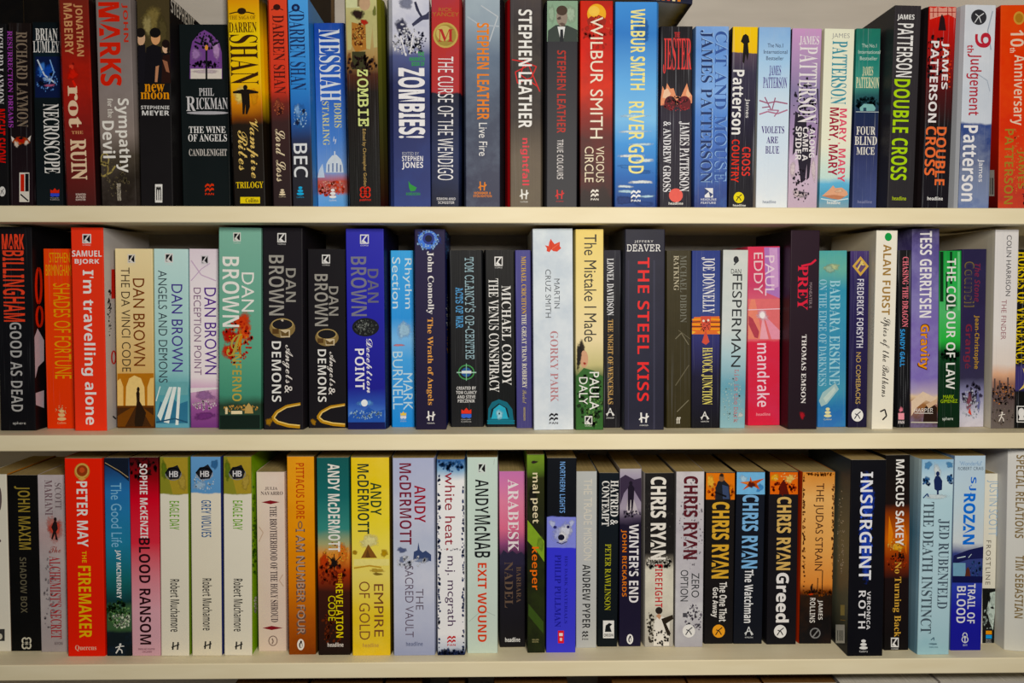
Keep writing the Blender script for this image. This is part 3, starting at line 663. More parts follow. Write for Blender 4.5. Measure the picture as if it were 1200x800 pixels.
B(2, 1, 'pale aqua paperback with violet name and light beams at its foot, middle shelf', (85, 206, 121, 94, 206, 727), [(121, 'c8e8e8'), (380, 'b4dcdc'), (540, '98ccd0'), (600, '5aa4b0'), (727, '68a8c0')],
  [K('box', 'e8e8e8/1a1a1e', 140, 156, 28, 40), A('DAN BROWN', 149, 242, 187, 540, '4a3c98', 's'), T('ANGELS AND DEMONS', 104, 195, 134, 578, '3a4a54', 's-'), R('74b4bc', 94, 575, 205, 620), P('3a7ca0', 96, 700, 110, 640, 130, 655, 150, 630, 175, 650, 204, 640, 204, 716, 96, 716), P('e8f8f8', 140, 592, 152, 592, 112, 708, 100, 690), P('f0fafa', 154, 592, 166, 592, 140, 716, 122, 712), P('f0fafa', 170, 592, 180, 594, 172, 722, 162, 722), L('e0f4f4', 4, 110, 590, 96, 640), L('2a5a7c', 5, 96, 712, 160, 700, 204, 714)])
B(2, 1, 'white and lilac paperback with purple name and misty purple shapes at its foot', (209, 307, 121, 213, 313, 727), [(121, 'e8dcea'), (220, 'f2eaf2'), (400, 'f4eef2'), (560, 'f2e8ee'), (600, 'd8b0d0'), (660, '9a5a9c'), (727, '7a4088')],
  [K('box', 'e0dce4/1a1a1e', 262, 162, 26, 38), L('d8c0dc', 4, 215, 160, 250, 210, 300, 230), L('d0b8d8', 3, 215, 230, 250, 190, 280, 170), A('DAN BROWN', 261, 254, 302, 550, '5a2c94', 's'), T('DECEPTION POINT', 225, 254, 250, 552, '8a6a8c', 's-'), J('a878b0', 262, 622, 40, 20), J('c898c0', 285, 640, 28, 10), Z('f4e0ee', 262, 655, 44, 16, 26, 5), J('7c3c88', 262, 692, 46, 16), P('f4ecf2', 214, 596, 308, 594, 308, 600, 270, 604, 214, 612)])
B(2, 1, 'tall sea-green paperback with white letters crossing a splash of red flowers', (308, 456, 48, 312, 452, 739), [(48, '84b8a8'), (200, '78b09e'), (480, '62a88c'), (620, '4a9078'), (655, '2a4030'), (739, '2a4a3e')],
  [K('box', 'e0e4e0/1a1a1e', 372, 84, 26, 38), J('e04a28', 388, 372, 38, 36), J('c82818', 350, 420, 36, 32), J('f06030', 400, 405, 24, 40), J('d83a20', 345, 470, 28, 34), J('f0902c', 382, 440, 10, 52), Z('c82c1c', 372, 440, 52, 75, 40, 8), Z('f0a038', 375, 440, 34, 60, 16, 4),
   A('DAN', 388, 202, 430, 336, 'f6f6f2', 's'), A('BROWN', 322, 148, 380, 388, 'f6f6f2', 's+'), T('I', 336, 412, 390, 488, 'b8a850', 'ch'), T('NFERNO', 356, 482, 388, 642, 'c0ac54', 's+'), Z('e0b060', 385, 668, 60, 12, 34, 5), P('c8a868', 398, 684, 400, 664, 412, 648, 424, 664, 428, 684), R('f0e0b8', 352, 675, 390, 686), R('e8d8b0', 332, 664, 340, 686), R('14241e', 314, 690, 450, 736)])
B(2, 2, 'tall black paperback with ring picture and gold arc, the taller of two alike', (22, 160, 48, 28, 160, 740), '1c191f',
  [K('box', 'e8e8e8/1c191f', 88, 87, 30, 40), A('DAN', 102, 188, 136, 303, '9c9a94', 's+'), A('BROWN', 44, 143, 96, 349, 'a4a29c', 's+'), E('8a7448', 90, 392, 44, 34), E('1c191f', 90, 380, 34, 17), O('b09a68', 90, 380, 36, 18, 5), R('d8c8a8', 84, 398, 116, 424), P('6a5430', 84, 400, 100, 410, 112, 402, 112, 420, 86, 420), J('e8dcc8', 90, 366, 6, 5), R('5a4020', 56, 395, 78, 412),
   T('Angels', 90, 450, 126, 582, 'e8e4e0', 'c'), T('&', 98, 588, 124, 615, 'e8e4e0', 's'), T('DEMONS', 54, 438, 86, 645, 'f0f0ee', 's+'), L('c09030', 9, 152, 652, 105, 660, 70, 680, 56, 700, 70, 716, 110, 728, 150, 732), L('f0d080', 4, 150, 655, 105, 664, 74, 682, 62, 700, 76, 712, 112, 722, 150, 726), J('a87c28', 45, 712, 14, 16)])
B(2, 2, 'shorter of the two black ring paperbacks with a gold arc, right of the tall one', (175, 306, 122, 181, 308, 732), '18161b',
  [K('box', 'e8e8e8/18161b', 239, 160, 28, 38), A('DAN', 249, 250, 281, 350, '9c9a94', 's+'), A('BROWN', 200, 208, 246, 386, 'a4a29c', 's+'), E('8a7448', 242, 425, 40, 30), E('18161b', 242, 414, 30, 15), O('b09a68', 242, 414, 32, 16, 5), R('d8c8a8', 238, 430, 268, 452), P('6a5430', 238, 432, 252, 441, 264, 434, 264, 449, 240, 449), R('5a4020', 210, 428, 230, 444),
   T('Angels', 242, 474, 272, 592, 'e8e4e0', 'c'), T('&', 248, 596, 270, 622, 'e8e4e0', 's'), T('DEMONS', 211, 466, 240, 646, 'f0f0ee', 's+'), L('c09030', 8, 304, 655, 255, 662, 222, 680, 210, 698, 224, 714, 262, 724, 304, 728), L('f0d080', 4, 302, 658, 255, 666, 226, 682, 216, 698, 230, 710, 262, 718, 304, 722), J('a87c28', 196, 714, 12, 12)])
B(2, 2, 'royal blue tall paperback with a fossil picture and icy glow at its foot', (309, 432, 52, 311, 445, 740), [(52, '3434b0'), (300, '2626a8'), (600, '202090'), (650, '3050b0'), (690, '4a7ad0'), (740, '141a60')],
  [K('box', 'e8e8f0/2626a8', 370, 92, 30, 40), A('DAN', 381, 190, 418, 306, '6a6a84', 's+'), A('BROWN', 324, 148, 378, 352, '7c7c90', 's+'), E('16181c', 374, 390, 46, 32), Z('5a605e', 374, 390, 38, 24, 30, 5), Z('8a908c', 366, 382, 24, 16, 10, 4), T('Deception', 368, 430, 398, 616, 'f2f2f8', 'c'), T('POINT', 338, 464, 370, 604, 'f4f4fa', 's+'),
   J('6aa8f0', 372, 650, 30, 14), E('f4fafe', 370, 650, 11, 12), P('2a5ab8', 314, 700, 340, 670, 360, 684, 384, 664, 410, 680, 438, 672, 438, 716, 314, 716), Z('a8d0f4', 376, 690, 58, 14, 30, 5), R('141a58', 314, 716, 440, 738)], fc='101238')
B(2, 3, 'slim bright blue paperback with pale blue rounded lettering in two blocks, middle shelf', (22, 100, 127, 28, 104, 728), [(127, '48acf0'), (360, '3a9ae8'), (430, '80c0f4'), (500, '50a8ec'), (728, '2c8ce0')],
  [J('b0daf8', 68, 400, 26, 40), J('d88a98', 50, 452, 30, 4), T('Rhythm', 64, 154, 95, 327, 'd8f0fc', 's'), T('Section', 28, 150, 56, 326, 'd8f0fc', 's'), A('MARK', 66, 548, 98, 675, 'c8e8fa', 's'), A('BURNELL', 30, 474, 64, 672, 'c8e8fa', 's'), K('flame', 'f0d060/e8e8f0', 66, 697, 20, 36)], crease=.12)
B(2, 3, 'tall dark indigo paperback with blue iris at its top, white and gold serif title', (106, 206, 54, 107, 215, 742), [(54, '241e44'), (742, '1e1834')],
  [J('2a50c8', 150, 90, 44, 42), E('4a80e8', 150, 90, 34, 32), Z('a8d0fc', 150, 92, 38, 36, 40, 5), E('2a3a90', 152, 86, 20, 20), E('0e1030', 152, 86, 12, 12), A('John Connolly', 144, 130, 170, 346, 'f2f0f0', 'S'), T('The Wrath of Angels', 144, 358, 168, 658, 'e8a858', 'S'), K('H', 'f2f0f0', 160, 700, 28, 44)],
  fc='1c2868', fci=[Z('5a90e0', 214, 110, 6, 50, 14, 5), Z('e8f0fa', 216, 330, 3, 60, 8, 4), Z('e0a850', 218, 430, 3, 50, 8, 4)])
B(2, 3, 'black paperback with steel-blue techno capitals, crosshair globe and red-and-blue logo', (222, 335, 126, 230, 338, 728), [(126, '14161a'), (728, '1a1b1e')],
  [T("TOM CLANCY'S OP-CENTRE", 276, 150, 314, 500, 'a0c0cc', 'm'), T('ACTS OF WAR', 244, 254, 270, 393, '58a0d8', 'm+'), O('4a9a58', 281, 545, 26, 24, 4), E('2a5a9c', 281, 545, 17, 16), L('a8d0c0', 4, 248, 546, 315, 546), L('88c0a0', 3, 281, 515, 281, 574), R('e8f0f0', 265, 540, 298, 549), A('CREATED BY', 248, 594, 314, 605, 'e0e0e0', 'bh'), A('TOM CLANCY', 246, 609, 316, 620, 'e0e0e0', 'bh'), A('AND STEVE', 250, 624, 312, 635, 'e0e0e0', 'bh'), A('PIECZENIK', 252, 638, 310, 649, 'e0e0e0', 'bh'), K('flame', 'e84030/3a68d8', 281, 692, 34, 50)], crease=.12)
B(2, 3, 'black paperback with two long white serif lines and glowing cyan archway at its foot', (344, 447, 125, 351, 450, 728), [(125, '101012'), (728, '0e1214')],
  [K('box', 'f0f0f0/101012', 391, 168, 28, 40), A('MICHAEL CORDY', 402, 248, 434, 590, 'f2f2f0', 'S-'), T('THE VENUS CONSPIRACY', 358, 224, 392, 614, 'f2f2f0', 'S-'), P('186a80', 354, 724, 356, 670, 368, 648, 392, 638, 420, 648, 438, 672, 444, 724), P('0a1c24', 362, 700, 366, 672, 392, 652, 420, 668, 428, 700), P('3ab0d0', 366, 705, 374, 672, 394, 656, 414, 668, 424, 705), J('a8e4f8', 394, 690, 16, 18), R('0a1c24', 391, 684, 396, 690), L('1c7c94', 4, 352, 712, 446, 712), L('1c7c94', 4, 352, 720, 446, 720)], crease=.08)
B(2, 4, 'thin violet-blue paperback with gold and cream sideways lettering beside a pale grey book', (10, 63, 126, 15, 70, 735), [(126, '4c4a90'), (735, '46427c')],
  [A('MICHAEL CRICHTON', 32, 147, 48, 345, 'd8b040', 'S'), T('THE GREAT TRAIN ROBBERY', 34, 346, 50, 600, 'e8e4d0', 'S'), T('Pocket', 36, 606, 50, 652, 'b8a870', 'c'), X('ARROW', 39, 664, 46, 712, 'b8a870')], crease=.3)
B(2, 4, 'wide pale cloudy grey paperback with a red maple leaf at its top', (69, 208, 52, 76, 209, 745), [(52, 'dce6ee'), (745, 'd8e0ea')],
  [P('e04a30', 132, 87, 145, 105, 163, 97, 163, 113, 168, 119, 154, 131, 140, 129, 134, 122, 128, 133, 118, 129, 119, 119, 112, 109, 125, 112, 127, 99), L('c83828', 2, 134, 126, 133, 96), L('f07858', 2, 136, 122, 160, 104), A('MARTIN', 144, 224, 163, 326, '6a7078', 's'), A('CRUZ SMITH', 114, 192, 133, 358, '6a7078', 's'), T('GORKY PARK', 131, 404, 158, 648, 'c08a90', 'S-'), K('pan', '1c1c24', 142, 704, 30, 38)], mottle=.6, mcol='bccada', mscale=22)
B(2, 4, 'cream-yellow paperback with plain black sideways title, dark-haired girl in green at its foot', (216, 313, 54, 218, 311, 745), [(54, 'ecd480'), (250, 'f0dc98'), (430, 'ecdcb0'), (520, 'c8c08a'), (560, '4a6238'), (745, '2c4424')],
  [T('The Mistake I Made', 246, 72, 288, 441, '3c3a34', 's'), J('2a2018', 238, 470, 16, 40), E('d8a888', 246, 500, 14, 30), J('1c1612', 228, 490, 12, 50), J('b03828', 248, 515, 5, 6), P('3a6a34', 219, 560, 245, 530, 280, 540, 310, 560, 310, 742, 219, 742), Z('1e3418', 265, 640, 45, 90, 40, 10), Z('6a9a50', 280, 680, 30, 60, 18, 6), A('PAULA', 264, 544, 297, 674, 'f4f4f0', 's'), A('DALY', 229, 562, 258, 656, 'f4f4f0', 's'), K('box', 'e8e8e8/1a1a1e', 261, 713, 26, 36)])
B(2, 4, 'narrow near-black paperback, white over tan sideways serif lettering, right of the cream-yellow book', (311, 372, 126, 312, 370, 733), [(126, '1c1c2c'), (300, '14141c'), (733, '18161c')],
  [A('LIONEL DAVIDSON', 324, 154, 347, 350, 'e8eaf0', 'S'), T('THE NIGHT OF WENCESLAS', 327, 364, 345, 655, 'd0a868', 'S'), K('A', 'f0f0f0', 335, 686, 28, 36)], crease=.4)
B(2, 4, 'tall dark slate paperback with widely spaced red sans capitals and white name', (384, 524, 54, 385, 516, 745), [(54, '262634'), (400, '2a2a3c'), (745, '262636')],
  [A('JEFFERY', 418, 92, 482, 102, 'f0f0f0', 'sh_'), A('DEAVER', 392, 106, 507, 130, 'f4f4f4', 'mh'), T('THE STEEL KISS', 428, 152, 468, 645, 'f03c3c', 's+'), K('H', 'f4f4f4', 450, 706, 32, 46), R('3c3c50', 482, 160, 488, 740), R('34344a', 395, 160, 399, 740)], bc='565a68', mottle=.15, mcol='383a50')
B(2, 5, 'dark olive-brown paperback with faint grey serif lettering and scratched lines', (118, 206, 127, 121, 202, 734), [(127, '3e3824'), (734, '38321c')],
  [A('MICHAEL DIBDIN', 166, 144, 188, 374, '77776c', 'S-'), T('RATKING', 144, 144, 162, 264, 'c0b8a0', 'S-'), L('7a7460', 3, 150, 430, 170, 410, 195, 450), L('6a6450', 3, 150, 590, 196, 520), L('7a7460', 3, 155, 680, 195, 640), L('6a6450', 2, 160, 400, 200, 430), T('ff', 153, 698, 168, 720, 'e8e4d8', 'Sh')], mottle=.3, mcol='2a2614', crease=.1)
B(2, 5, 'navy and black paperback with an orange-striped cat face between white and yellow titles', (206, 304, 127, 204, 300, 734), [(127, '2c3c84'), (330, '384888'), (440, '30306c'), (560, '1c1a34'), (734, '121216')],
  [P('e8783c', 206, 372, 214, 355, 300, 352, 303, 372, 303, 414, 206, 414), L('f8a830', 5, 206, 364, 236, 362), L('f8a830', 5, 206, 380, 236, 380), L('f8a830', 5, 206, 396, 236, 396), L('f8a830', 5, 270, 362, 303, 364), L('f8a830', 5, 270, 380, 303, 380), L('f8a830', 5, 270, 396, 303, 396), L('3a1c18', 3, 206, 372, 236, 371), L('3a1c18', 3, 206, 388, 236, 388), L('3a1c18', 3, 270, 372, 303, 372), L('3a1c18', 3, 270, 388, 303, 388), P('d85a48', 236, 352, 272, 352, 266, 400, 242, 400), Z('3a1c24', 253, 385, 20, 20, 16, 3), E('f0e8d8', 246, 368, 4, 4), E('f0e8d8', 262, 366, 4, 4), P('f8c050', 206, 414, 206, 402, 220, 406), P('f8c050', 303, 414, 303, 402, 290, 406), P('d85848', 253, 398, 258, 415, 266, 440, 254, 450, 240, 442, 248, 415),
   A('JOE DONNELLY', 238, 150, 284, 342, 'f2f2f4', 'S-'), T('HAVOCK JUNCTION', 238, 460, 276, 655, 'f0e480', 'S-'), K('A', 'e8e8e8', 250, 697, 28, 36)], crease=.15, fc='8a3c20')
B(2, 5, 'pale paperback shading to water blue with tall plain dark lettering, left of the pink-red book', (312, 400, 125, 303, 386, 734), [(125, 'd4d8d4'), (400, 'd0d8d8'), (480, 'b0ccd4'), (600, '5c9cb4'), (734, '8ab4c0')],
  [E('2c3034', 357, 158, 9, 12), L('2c3034', 4, 350, 176, 366, 160), A('DAN', 340, 190, 374, 206, '2c3034', 'sh'), A('FESPERMAN', 342, 208, 375, 526, '2c3034', 's'), T('Lie in the Dark', 350, 534, 366, 716, 'c07078', 'm'), Z('a8d0d8', 345, 640, 38, 80, 40, 5), J('d0d8d8', 372, 690, 12, 10)], bc='9ca4a0', mottle=.25, mcol='a8bcbc')
B(2, 6, 'raspberry-pink paperback with a bright starburst photo and pinkish white lettering', (-12, 104, 113, -10, 102, 712), [(113, 'e04058'), (250, 'c84a70'), (290, 'd86a80'), (430, 'e07078'), (440, 'd83850'), (712, 'd03048')],
  [P('b880c8', 45, 116, 98, 116, 100, 290, 50, 270), P('d8a8dc', 62, 118, 90, 118, 94, 250, 70, 260), R('e8787c', -10, 292, 100, 430), P('f0907c', 0, 294, 14, 294, 40, 430, -10, 430, -10, 340), P('b84858', -8, 350, 6, 360, 28, 405, 24, 428, 12, 424, -8, 380), P('f4b0c0', 40, 346, 60, 430, 30, 430), P('f0a0b8', 44, 346, 98, 400, 98, 430, 70, 430), J('f8d0e0', 39, 348, 22, 24), E('fffafc', 39, 348, 9, 11), L('f8d0e0', 3, -10, 330, 100, 326), A('PAUL', 48, 144, 80, 281, 'f4dcec', 's'), A('EDDY', 10, 134, 40, 276, 'f4d4dc', 's'), T('mandrake', 21, 444, 63, 662, 'f8d8e8', 's+'), X('headline', 18, 682, 66, 692, 'f09aa8')], mottle=.25, mcol='c84870', rough=.3)
B(2, 6, 'tall black-plum paperback with flourished red title and small white serif name', (134, 234, 57, 120, 226, 739), [(57, '2c1c28'), (739, '20161e')],
  [T('PREY', 160, 178, 194, 330, 'e03048', 'S'), L('e03048', 7, 172, 180, 206, 172, 222, 158), T('MANEATER II', 199, 236, 208, 322, '9a8a90', 's'), A('THOMAS EMSON', 172, 414, 188, 650, 'f0ecec', 'S'), J('b02430', 175, 690, 12, 14)], bc='161014')
B(2, 6, 'teal-blue paperback with two long pale blue serif lines and a pale stone shape', (233, 326, 127, 225, 326, 727), [(127, '5aaca8'), (190, '70b4a4'), (260, '3a90b0'), (480, '3c86b4'), (600, '4890b0'), (660, '2c6cb0'), (727, '3a74b8')],
  [J('c8d8a8', 276, 184, 34, 14), J('a8c8b0', 268, 190, 20, 18), A('BARBARA ERSKINE', 268, 228, 304, 587, 'a8d8e8', 'S-'), T('ON THE EDGE OF DARKNESS', 232, 226, 258, 590, 'a0d0e4', 'S-'), P('a8c8cc', 232, 640, 244, 612, 288, 580, 300, 600, 260, 650, 240, 660), P('c8dcd8', 246, 632, 284, 592, 290, 604, 256, 646), K('foun', 'e8e4b0', 262, 684, 26, 44)], mottle=.35, mcol='4aa0b8', crease=.12)
B(2, 6, 'dark violet paperback with gold diamond emblem and white disc logo, left of the ivory book', (342, 411, 128, 330, 406, 728), [(128, '4a3a74'), (230, '2c2458'), (728, '1c1834')],
  [P('d8b058', 374, 146, 402, 180, 374, 214, 346, 180), P('6a5078', 374, 158, 392, 180, 374, 202, 356, 180), L('e8d080', 5, 364, 190, 374, 172, 386, 176), E('e8d080', 378, 168, 5, 6), A('FREDERICK FORSYTH', 361, 224, 384, 458, 'e4e4f0', 's+'), T('NO COMEBACKS', 358, 474, 374, 650, 'd0b068', 's'), K('ring', 'f0f0f0/1c1834', 363, 688, 40, 44)], crease=.2, bc='14101c', fc='201838')
B(2, 7, 'ivory paperback with a green dot, gold name and black handwritten title', (-16, 64, 58, -34, 48, 737), [(58, 'f0ece0'), (737, 'ece8da')],
  [E('28a050', 32, 80, 12, 14), A('ALAN FURST', 12, 106, 40, 346, 'a88448', 'b'), T('Spies of the Balkans', 2, 355, 36, 626, '3a3634', 'c'), L('2a2626', 5, 4, 676, 20, 668, 26, 690, 12, 704)], fc='9ab0bc', bc='e0d8c4')
B(2, 7, 'very thin black paperback with worn pink and blue lettering, right of the ivory book', (68, 112, 125, 62, 106, 728), [(125, '1a1a1c'), (728, '121216')],
  [T('CHASING THE DRAGON', 80, 148, 100, 387, 'f08090', 'S'), A('SANDY GALL', 72, 394, 88, 522, '40a0e8', 'b'), J('f08aa0', 75, 668, 9, 10), R('f0a0b0', 66, 680, 86, 702), X('PAN', 66, 706, 86, 716, 'e8e0e4')], crease=.55)
B(2, 7, 'tall mottled purple paperback, white name, orange outlined title and tan photo at its foot', (112, 207, 52, 107, 202, 714), [(52, '3c345c'), (120, '5a5090'), (300, '7a70b0'), (430, '7c68b4'), (560, '8070b8'), (610, 'b8a8c0'), (624, 'e0c8a8'), (650, '9a6a40'), (714, '4a3024')],
  [A('TESS GERRITSEN', 139, 60, 180, 355, 'f6f4f8', 'b'), T('Gravity', 131, 376, 174, 534, '5a2a10', 'b+'), T('Gravity', 134, 379, 171, 530, 'f4a030', 'b'), P('e8d0b8', 110, 640, 150, 606, 198, 630, 198, 650, 160, 636, 130, 660, 110, 690), P('2a1a14', 150, 712, 156, 660, 180, 642, 198, 660, 198, 712), P('d8b898', 160, 650, 198, 630, 198, 645, 170, 664), X('HARPER', 121, 663, 184, 676, 'f4f0ec', 't'), R('f4f0ec', 121, 679, 184, 681), R('c8c4b8', 108, 709, 201, 713)], mottle=.4, mcol='9a94c8', mscale=40, d=.036)
B(2, 7, 'green and black streaked paperback with long white sideways title, middle shelf', (206, 283, 127, 203, 275, 727), [(127, '2c9c48'), (260, '3cb458'), (330, '58b870'), (430, '38b448'), (470, '0c4820'), (520, '0c3018'), (727, '0c2414')],
  [R('0c3418', 208, 130, 220, 300), R('0a3c1c', 242, 130, 250, 240), R('70d088', 268, 130, 276, 330), R('103c20', 228, 200, 234, 330), Z('0c3018', 240, 480, 34, 22, 30, 8), J('1a5a30', 245, 300, 20, 40), T('THE COLOUR OF LAW', 230, 154, 261, 598, 'f2f4f0', 's+'), A('MARK', 219, 617, 257, 630, 'a0c020', 'sh+'), A('GIMENEZ', 210, 632, 268, 644, 'a0c020', 'sh+'), X('sphere', 216, 692, 253, 706, 'e0e8e0', 's')], crease=.18)
B(2, 7, 'dark indigo paperback with dull red and gold outlined letters, pale wintry drawing at its foot', (284, 368, 121, 274, 357, 722), [(121, '2a2648'), (400, '2c2448'), (560, '34304c'), (610, '8a8ab0'), (680, 'c8c8d8'), (722, 'd4d0dc')],
  [T('The Stone', 326, 170, 346, 300, '7a2c48', 'o'), T('Council', 291, 164, 326, 318, '7c6c3c', 'b'), T('Council', 294, 167, 323, 315, '3a3450', 'b'), A('Jean-Christophe', 322, 346, 342, 528, 'b89038', 'b'), A('Grangé', 288, 376, 316, 527, '7c2c40', 'b'), Z('3a3450', 315, 610, 34, 34, 26, 8), J('8a5060', 308, 640, 12, 34), P('d85040', 310, 660, 318, 690, 304, 676), P('6a6c9c', 336, 600, 346, 640, 340, 680, 332, 640), Z('c8ccdc', 312, 650, 36, 50, 30, 5)], mottle=.2, mcol='3c3464')
B(2, 7, 'white paperback with dusk city skyline at its foot and thin grey sideways lettering', (403, 476, 55, 379, 466, 730), [(55, 'e4e2e4'), (400, 'e8e4e2'), (510, 'e8dcd4'), (545, 'e0b090'), (575, 'a07460'), (620, '5c4c4c'), (730, '6c6460')],
  [A('COLIN HARRISON', 434, 74, 451, 280, '4a4a50', 's'), T('THE FINDER', 417, 293, 434, 428, 'a87880', 's'), Z('4a3c3c', 425, 610, 42, 36, 50, 6), Z('e09050', 425, 610, 42, 40, 22, 3), Z('7c7068', 420, 680, 40, 40, 40, 5), L('5a4a48', 5, 395, 600, 395, 560), L('5a4a48', 5, 412, 600, 412, 566), L('5a4a48', 5, 440, 600, 440, 556), K('run', 'f0ece4', 418, 688, 24, 34)], crease=.3, bc='c8c2b4')
B(2, 7, 'black paperback cut off by the right edge of the middle shelf, bold yellow sideways capitals', (476, 560, 122, 462, 548, 728), [(122, '141414'), (508, '141214'), (520, '3c3470'), (598, '3c3470'), (606, '121212'), (728, '141414')],
  [T('HORSES OF VENGEANCE', 468, 130, 506, 510, 'e8cc30', 'S'), P('e8d070', 478, 600, 494, 580, 498, 550, 490, 522, 510, 550, 506, 585), R('f0f0f0', 470, 652, 505, 708), R('141414', 473, 655, 502, 705), E('f0f0f0', 486, 675, 11, 16), P('f0f0f0', 476, 700, 498, 700, 490, 680, 482, 680)], crease=.45)
# bottom shelf
B(3, 0, 'off-white paperback cut off by the left edge, bottom shelf', (-62, 20, 97, -48, 37, 690), [(97, 'e8e4d4'), (690, 'e8e4d6')],
  [E('6a5c5c', -2, 180, 8, 40), E('6a5c5c', -2, 320, 6, 5), R('3a3a38', -10, 615, 16, 655), E('d8d4c4', 0, 640, 8, 10)], fc='c88030')
B(3, 0, 'plain black paperback with dull olive-gold lettering, far left of the bottom shelf', (22, 123, 101, 38, 137, 690), [(101, '0e0d0c'), (690, '0c0c0c')],
  [A('JOHN MAXIM', 50, 138, 102, 350, 'a08c40', 's+'), T('SHADOW BOX', 68, 376, 90, 562, '6a6450', 's+'), O('e8e4d0', 82, 655, 7, 9, 5), O('e8e4d0', 96, 655, 7, 9, 5), O('e8e4d0', 82, 672, 7, 9, 5), O('e8e4d0', 96, 672, 7, 9, 5)])
B(3, 0, 'grey-mauve paperback with a small running man in a red glow', (123, 216, 101, 140, 226, 694), [(101, 'c4bcc0'), (230, 'b8b0b2'), (300, 'c0a8a8'), (400, 'bcb4b4'), (694, 'b0a8a8')],
  [A('SCOTT', 184, 128, 206, 216, '7a6c70', 'S-'), A('MARIANI', 150, 118, 176, 236, '7a6068', 'S-'), J('d88a80', 184, 282, 36, 46), J('e05848', 184, 280, 22, 32), P('241818', 178, 262, 184, 250, 191, 262, 194, 282, 188, 292, 194, 320, 186, 318, 184, 298, 176, 318, 172, 314, 178, 290, 172, 276), E('241818', 185, 250, 5, 7), T('The', 165, 340, 204, 362, 'a05048', 'ch'), T("ALCHEMIST'S SECRET", 168, 374, 206, 650, 'b03c40', 'S'), X('AVON', 182, 660, 210, 670, '7a6c70'), Z('9a9094', 165, 500, 18, 150, 24, 6)], mottle=.45, mcol='988e92', mscale=25, crease=.15)
B(3, 0, 'tall scarlet paperback with a gold round emblem, white name and yellow title', (213, 343, 47, 231, 350, 710), [(47, 'ee3418'), (710, 'e43018')],
  [E('c89040', 275, 90, 26, 28), E('9a4020', 275, 88, 18, 18), O('e0b868', 275, 88, 21, 22, 4), E('d05830', 275, 86, 9, 9), P('e0b060', 262, 116, 275, 108, 288, 116, 275, 122), A('PETER MAY', 258, 124, 294, 343, 'f6f4f0', 'b'), T('THE', 275, 357, 290, 396, 'f4c020', 'b'), T('FIREMAKER', 264, 407, 306, 648, 'f4c020', 'b'), X('Quercus', 252, 672, 323, 692, 'e8c0a8', 'S')])
B(3, 0, 'dark blue to green paperback, denim collar at its top, leafy photo near its foot', (347, 436, 46, 360, 441, 710), [(46, '1c2438'), (90, '24487c'), (160, '3078b8'), (330, '2c80a4'), (450, '206a6c'), (530, '14342c'), (545, '3a5c3c'), (620, '3c5c38'), (632, '141e22'), (710, '10181c')],
  [P('141c2c', 348, 48, 430, 48, 432, 125, 400, 98, 349, 68), L('c8b080', 2, 352, 62, 400, 90, 430, 112), T('The Good Life', 372, 130, 408, 345, '8ac4e8', 's'), A('JAY MCINERNEY', 386, 354, 406, 517, 'f0f4f4', 'b'), Z('7aa868', 400, 570, 36, 36, 40, 7), Z('e0ecd0', 405, 590, 30, 24, 22, 7), Z('284c24', 390, 550, 34, 24, 24, 8), K('run', 'e8e8e4', 400, 683, 32, 34)], mottle=.15, mcol='205080')
B(3, 1, 'dark red to pale pink paperback with bold white and maroon sideways words, bottom shelf', (0, 102, 45, 14, 108, 710), [(45, '3c0c10'), (110, '8a1018'), (190, 'd02030'), (330, 'd83848'), (450, 'dc8894'), (560, 'dca8b4'), (710, 'd4a8b4')],
  [Z('2a0a0c', 50, 80, 46, 34, 24, 9), A('SOPHIE McKENZIE', 40, 67, 66, 320, 'f4ecec', 'b'), T('BLOOD RANSOM', 38, 316, 76, 672, '2c0c14', 'b'), X('SIMON AND SCHUSTER', 34, 684, 90, 690, '8a5a68'), X('CHILDREN', 48, 693, 80, 699, '8a5a68')])
B(3, 1, 'cream paperback with green sideways title and olive top, right of the red-pink one', (104, 202, 45, 113, 203, 711), [(45, '8a8a34'), (168, '8a8a34'), (171, 'e8e4d4'), (711, 'e8e2d0')],
  [P('b09a3c', 118, 47, 200, 47, 200, 169, 150, 169), J('c0a850', 182, 130, 18, 30), J('6a8028', 122, 90, 14, 36), Z('2c2c30', 152, 102, 26, 14, 18, 7), P('1c1c22', 124, 98, 136, 80, 150, 78, 166, 72, 178, 96, 170, 118, 140, 120), T('H', 138, 92, 152, 112, 'e0e0e4', 'bh'), T('B', 154, 92, 168, 112, 'e0e0e4', 'bh'), O('88888c', 152, 102, 26, 20, 3), T('EAGLE DAY', 139, 192, 172, 288, '78b03c', 's+'), A('Robert Muchamore', 142, 454, 174, 630, '3c3a36', 's+'), L('2a2a28', 5, 152, 664, 150, 690), L('2a2a28', 5, 168, 664, 166, 690), L('2a2a28', 4, 146, 682, 172, 672)], fc='7a9a30')
B(3, 1, 'cream paperback with blue sideways title and blue photo top, bottom shelf', (208, 310, 45, 216, 313, 711), [(45, '6aa0d4'), (166, '6098cc'), (169, 'e8e2d0'), (711, 'e6dec8')],
  [J('a8ccec', 240, 140, 26, 16), J('3a70a8', 290, 70, 14, 22), Z('c8e0f4', 260, 130, 44, 30, 18, 5), P('1c1c22', 226, 98, 240, 80, 254, 78, 268, 70, 284, 94, 274, 118, 244, 120), T('H', 242, 92, 256, 112, 'e0e0e4', 'bh'), T('B', 258, 92, 272, 112, 'e0e0e4', 'bh'), O('a0a0a8', 256, 102, 27, 20, 3), T('GREY WOLVES', 246, 190, 279, 314, '3c689c', 's+'), A('Robert Muchamore', 250, 452, 282, 626, '3c3a36', 's+'), L('2a2a28', 5, 260, 662, 258, 688), L('2a2a28', 5, 276, 662, 274, 688), L('2a2a28', 4, 254, 680, 280, 670)], fc='2c3880')
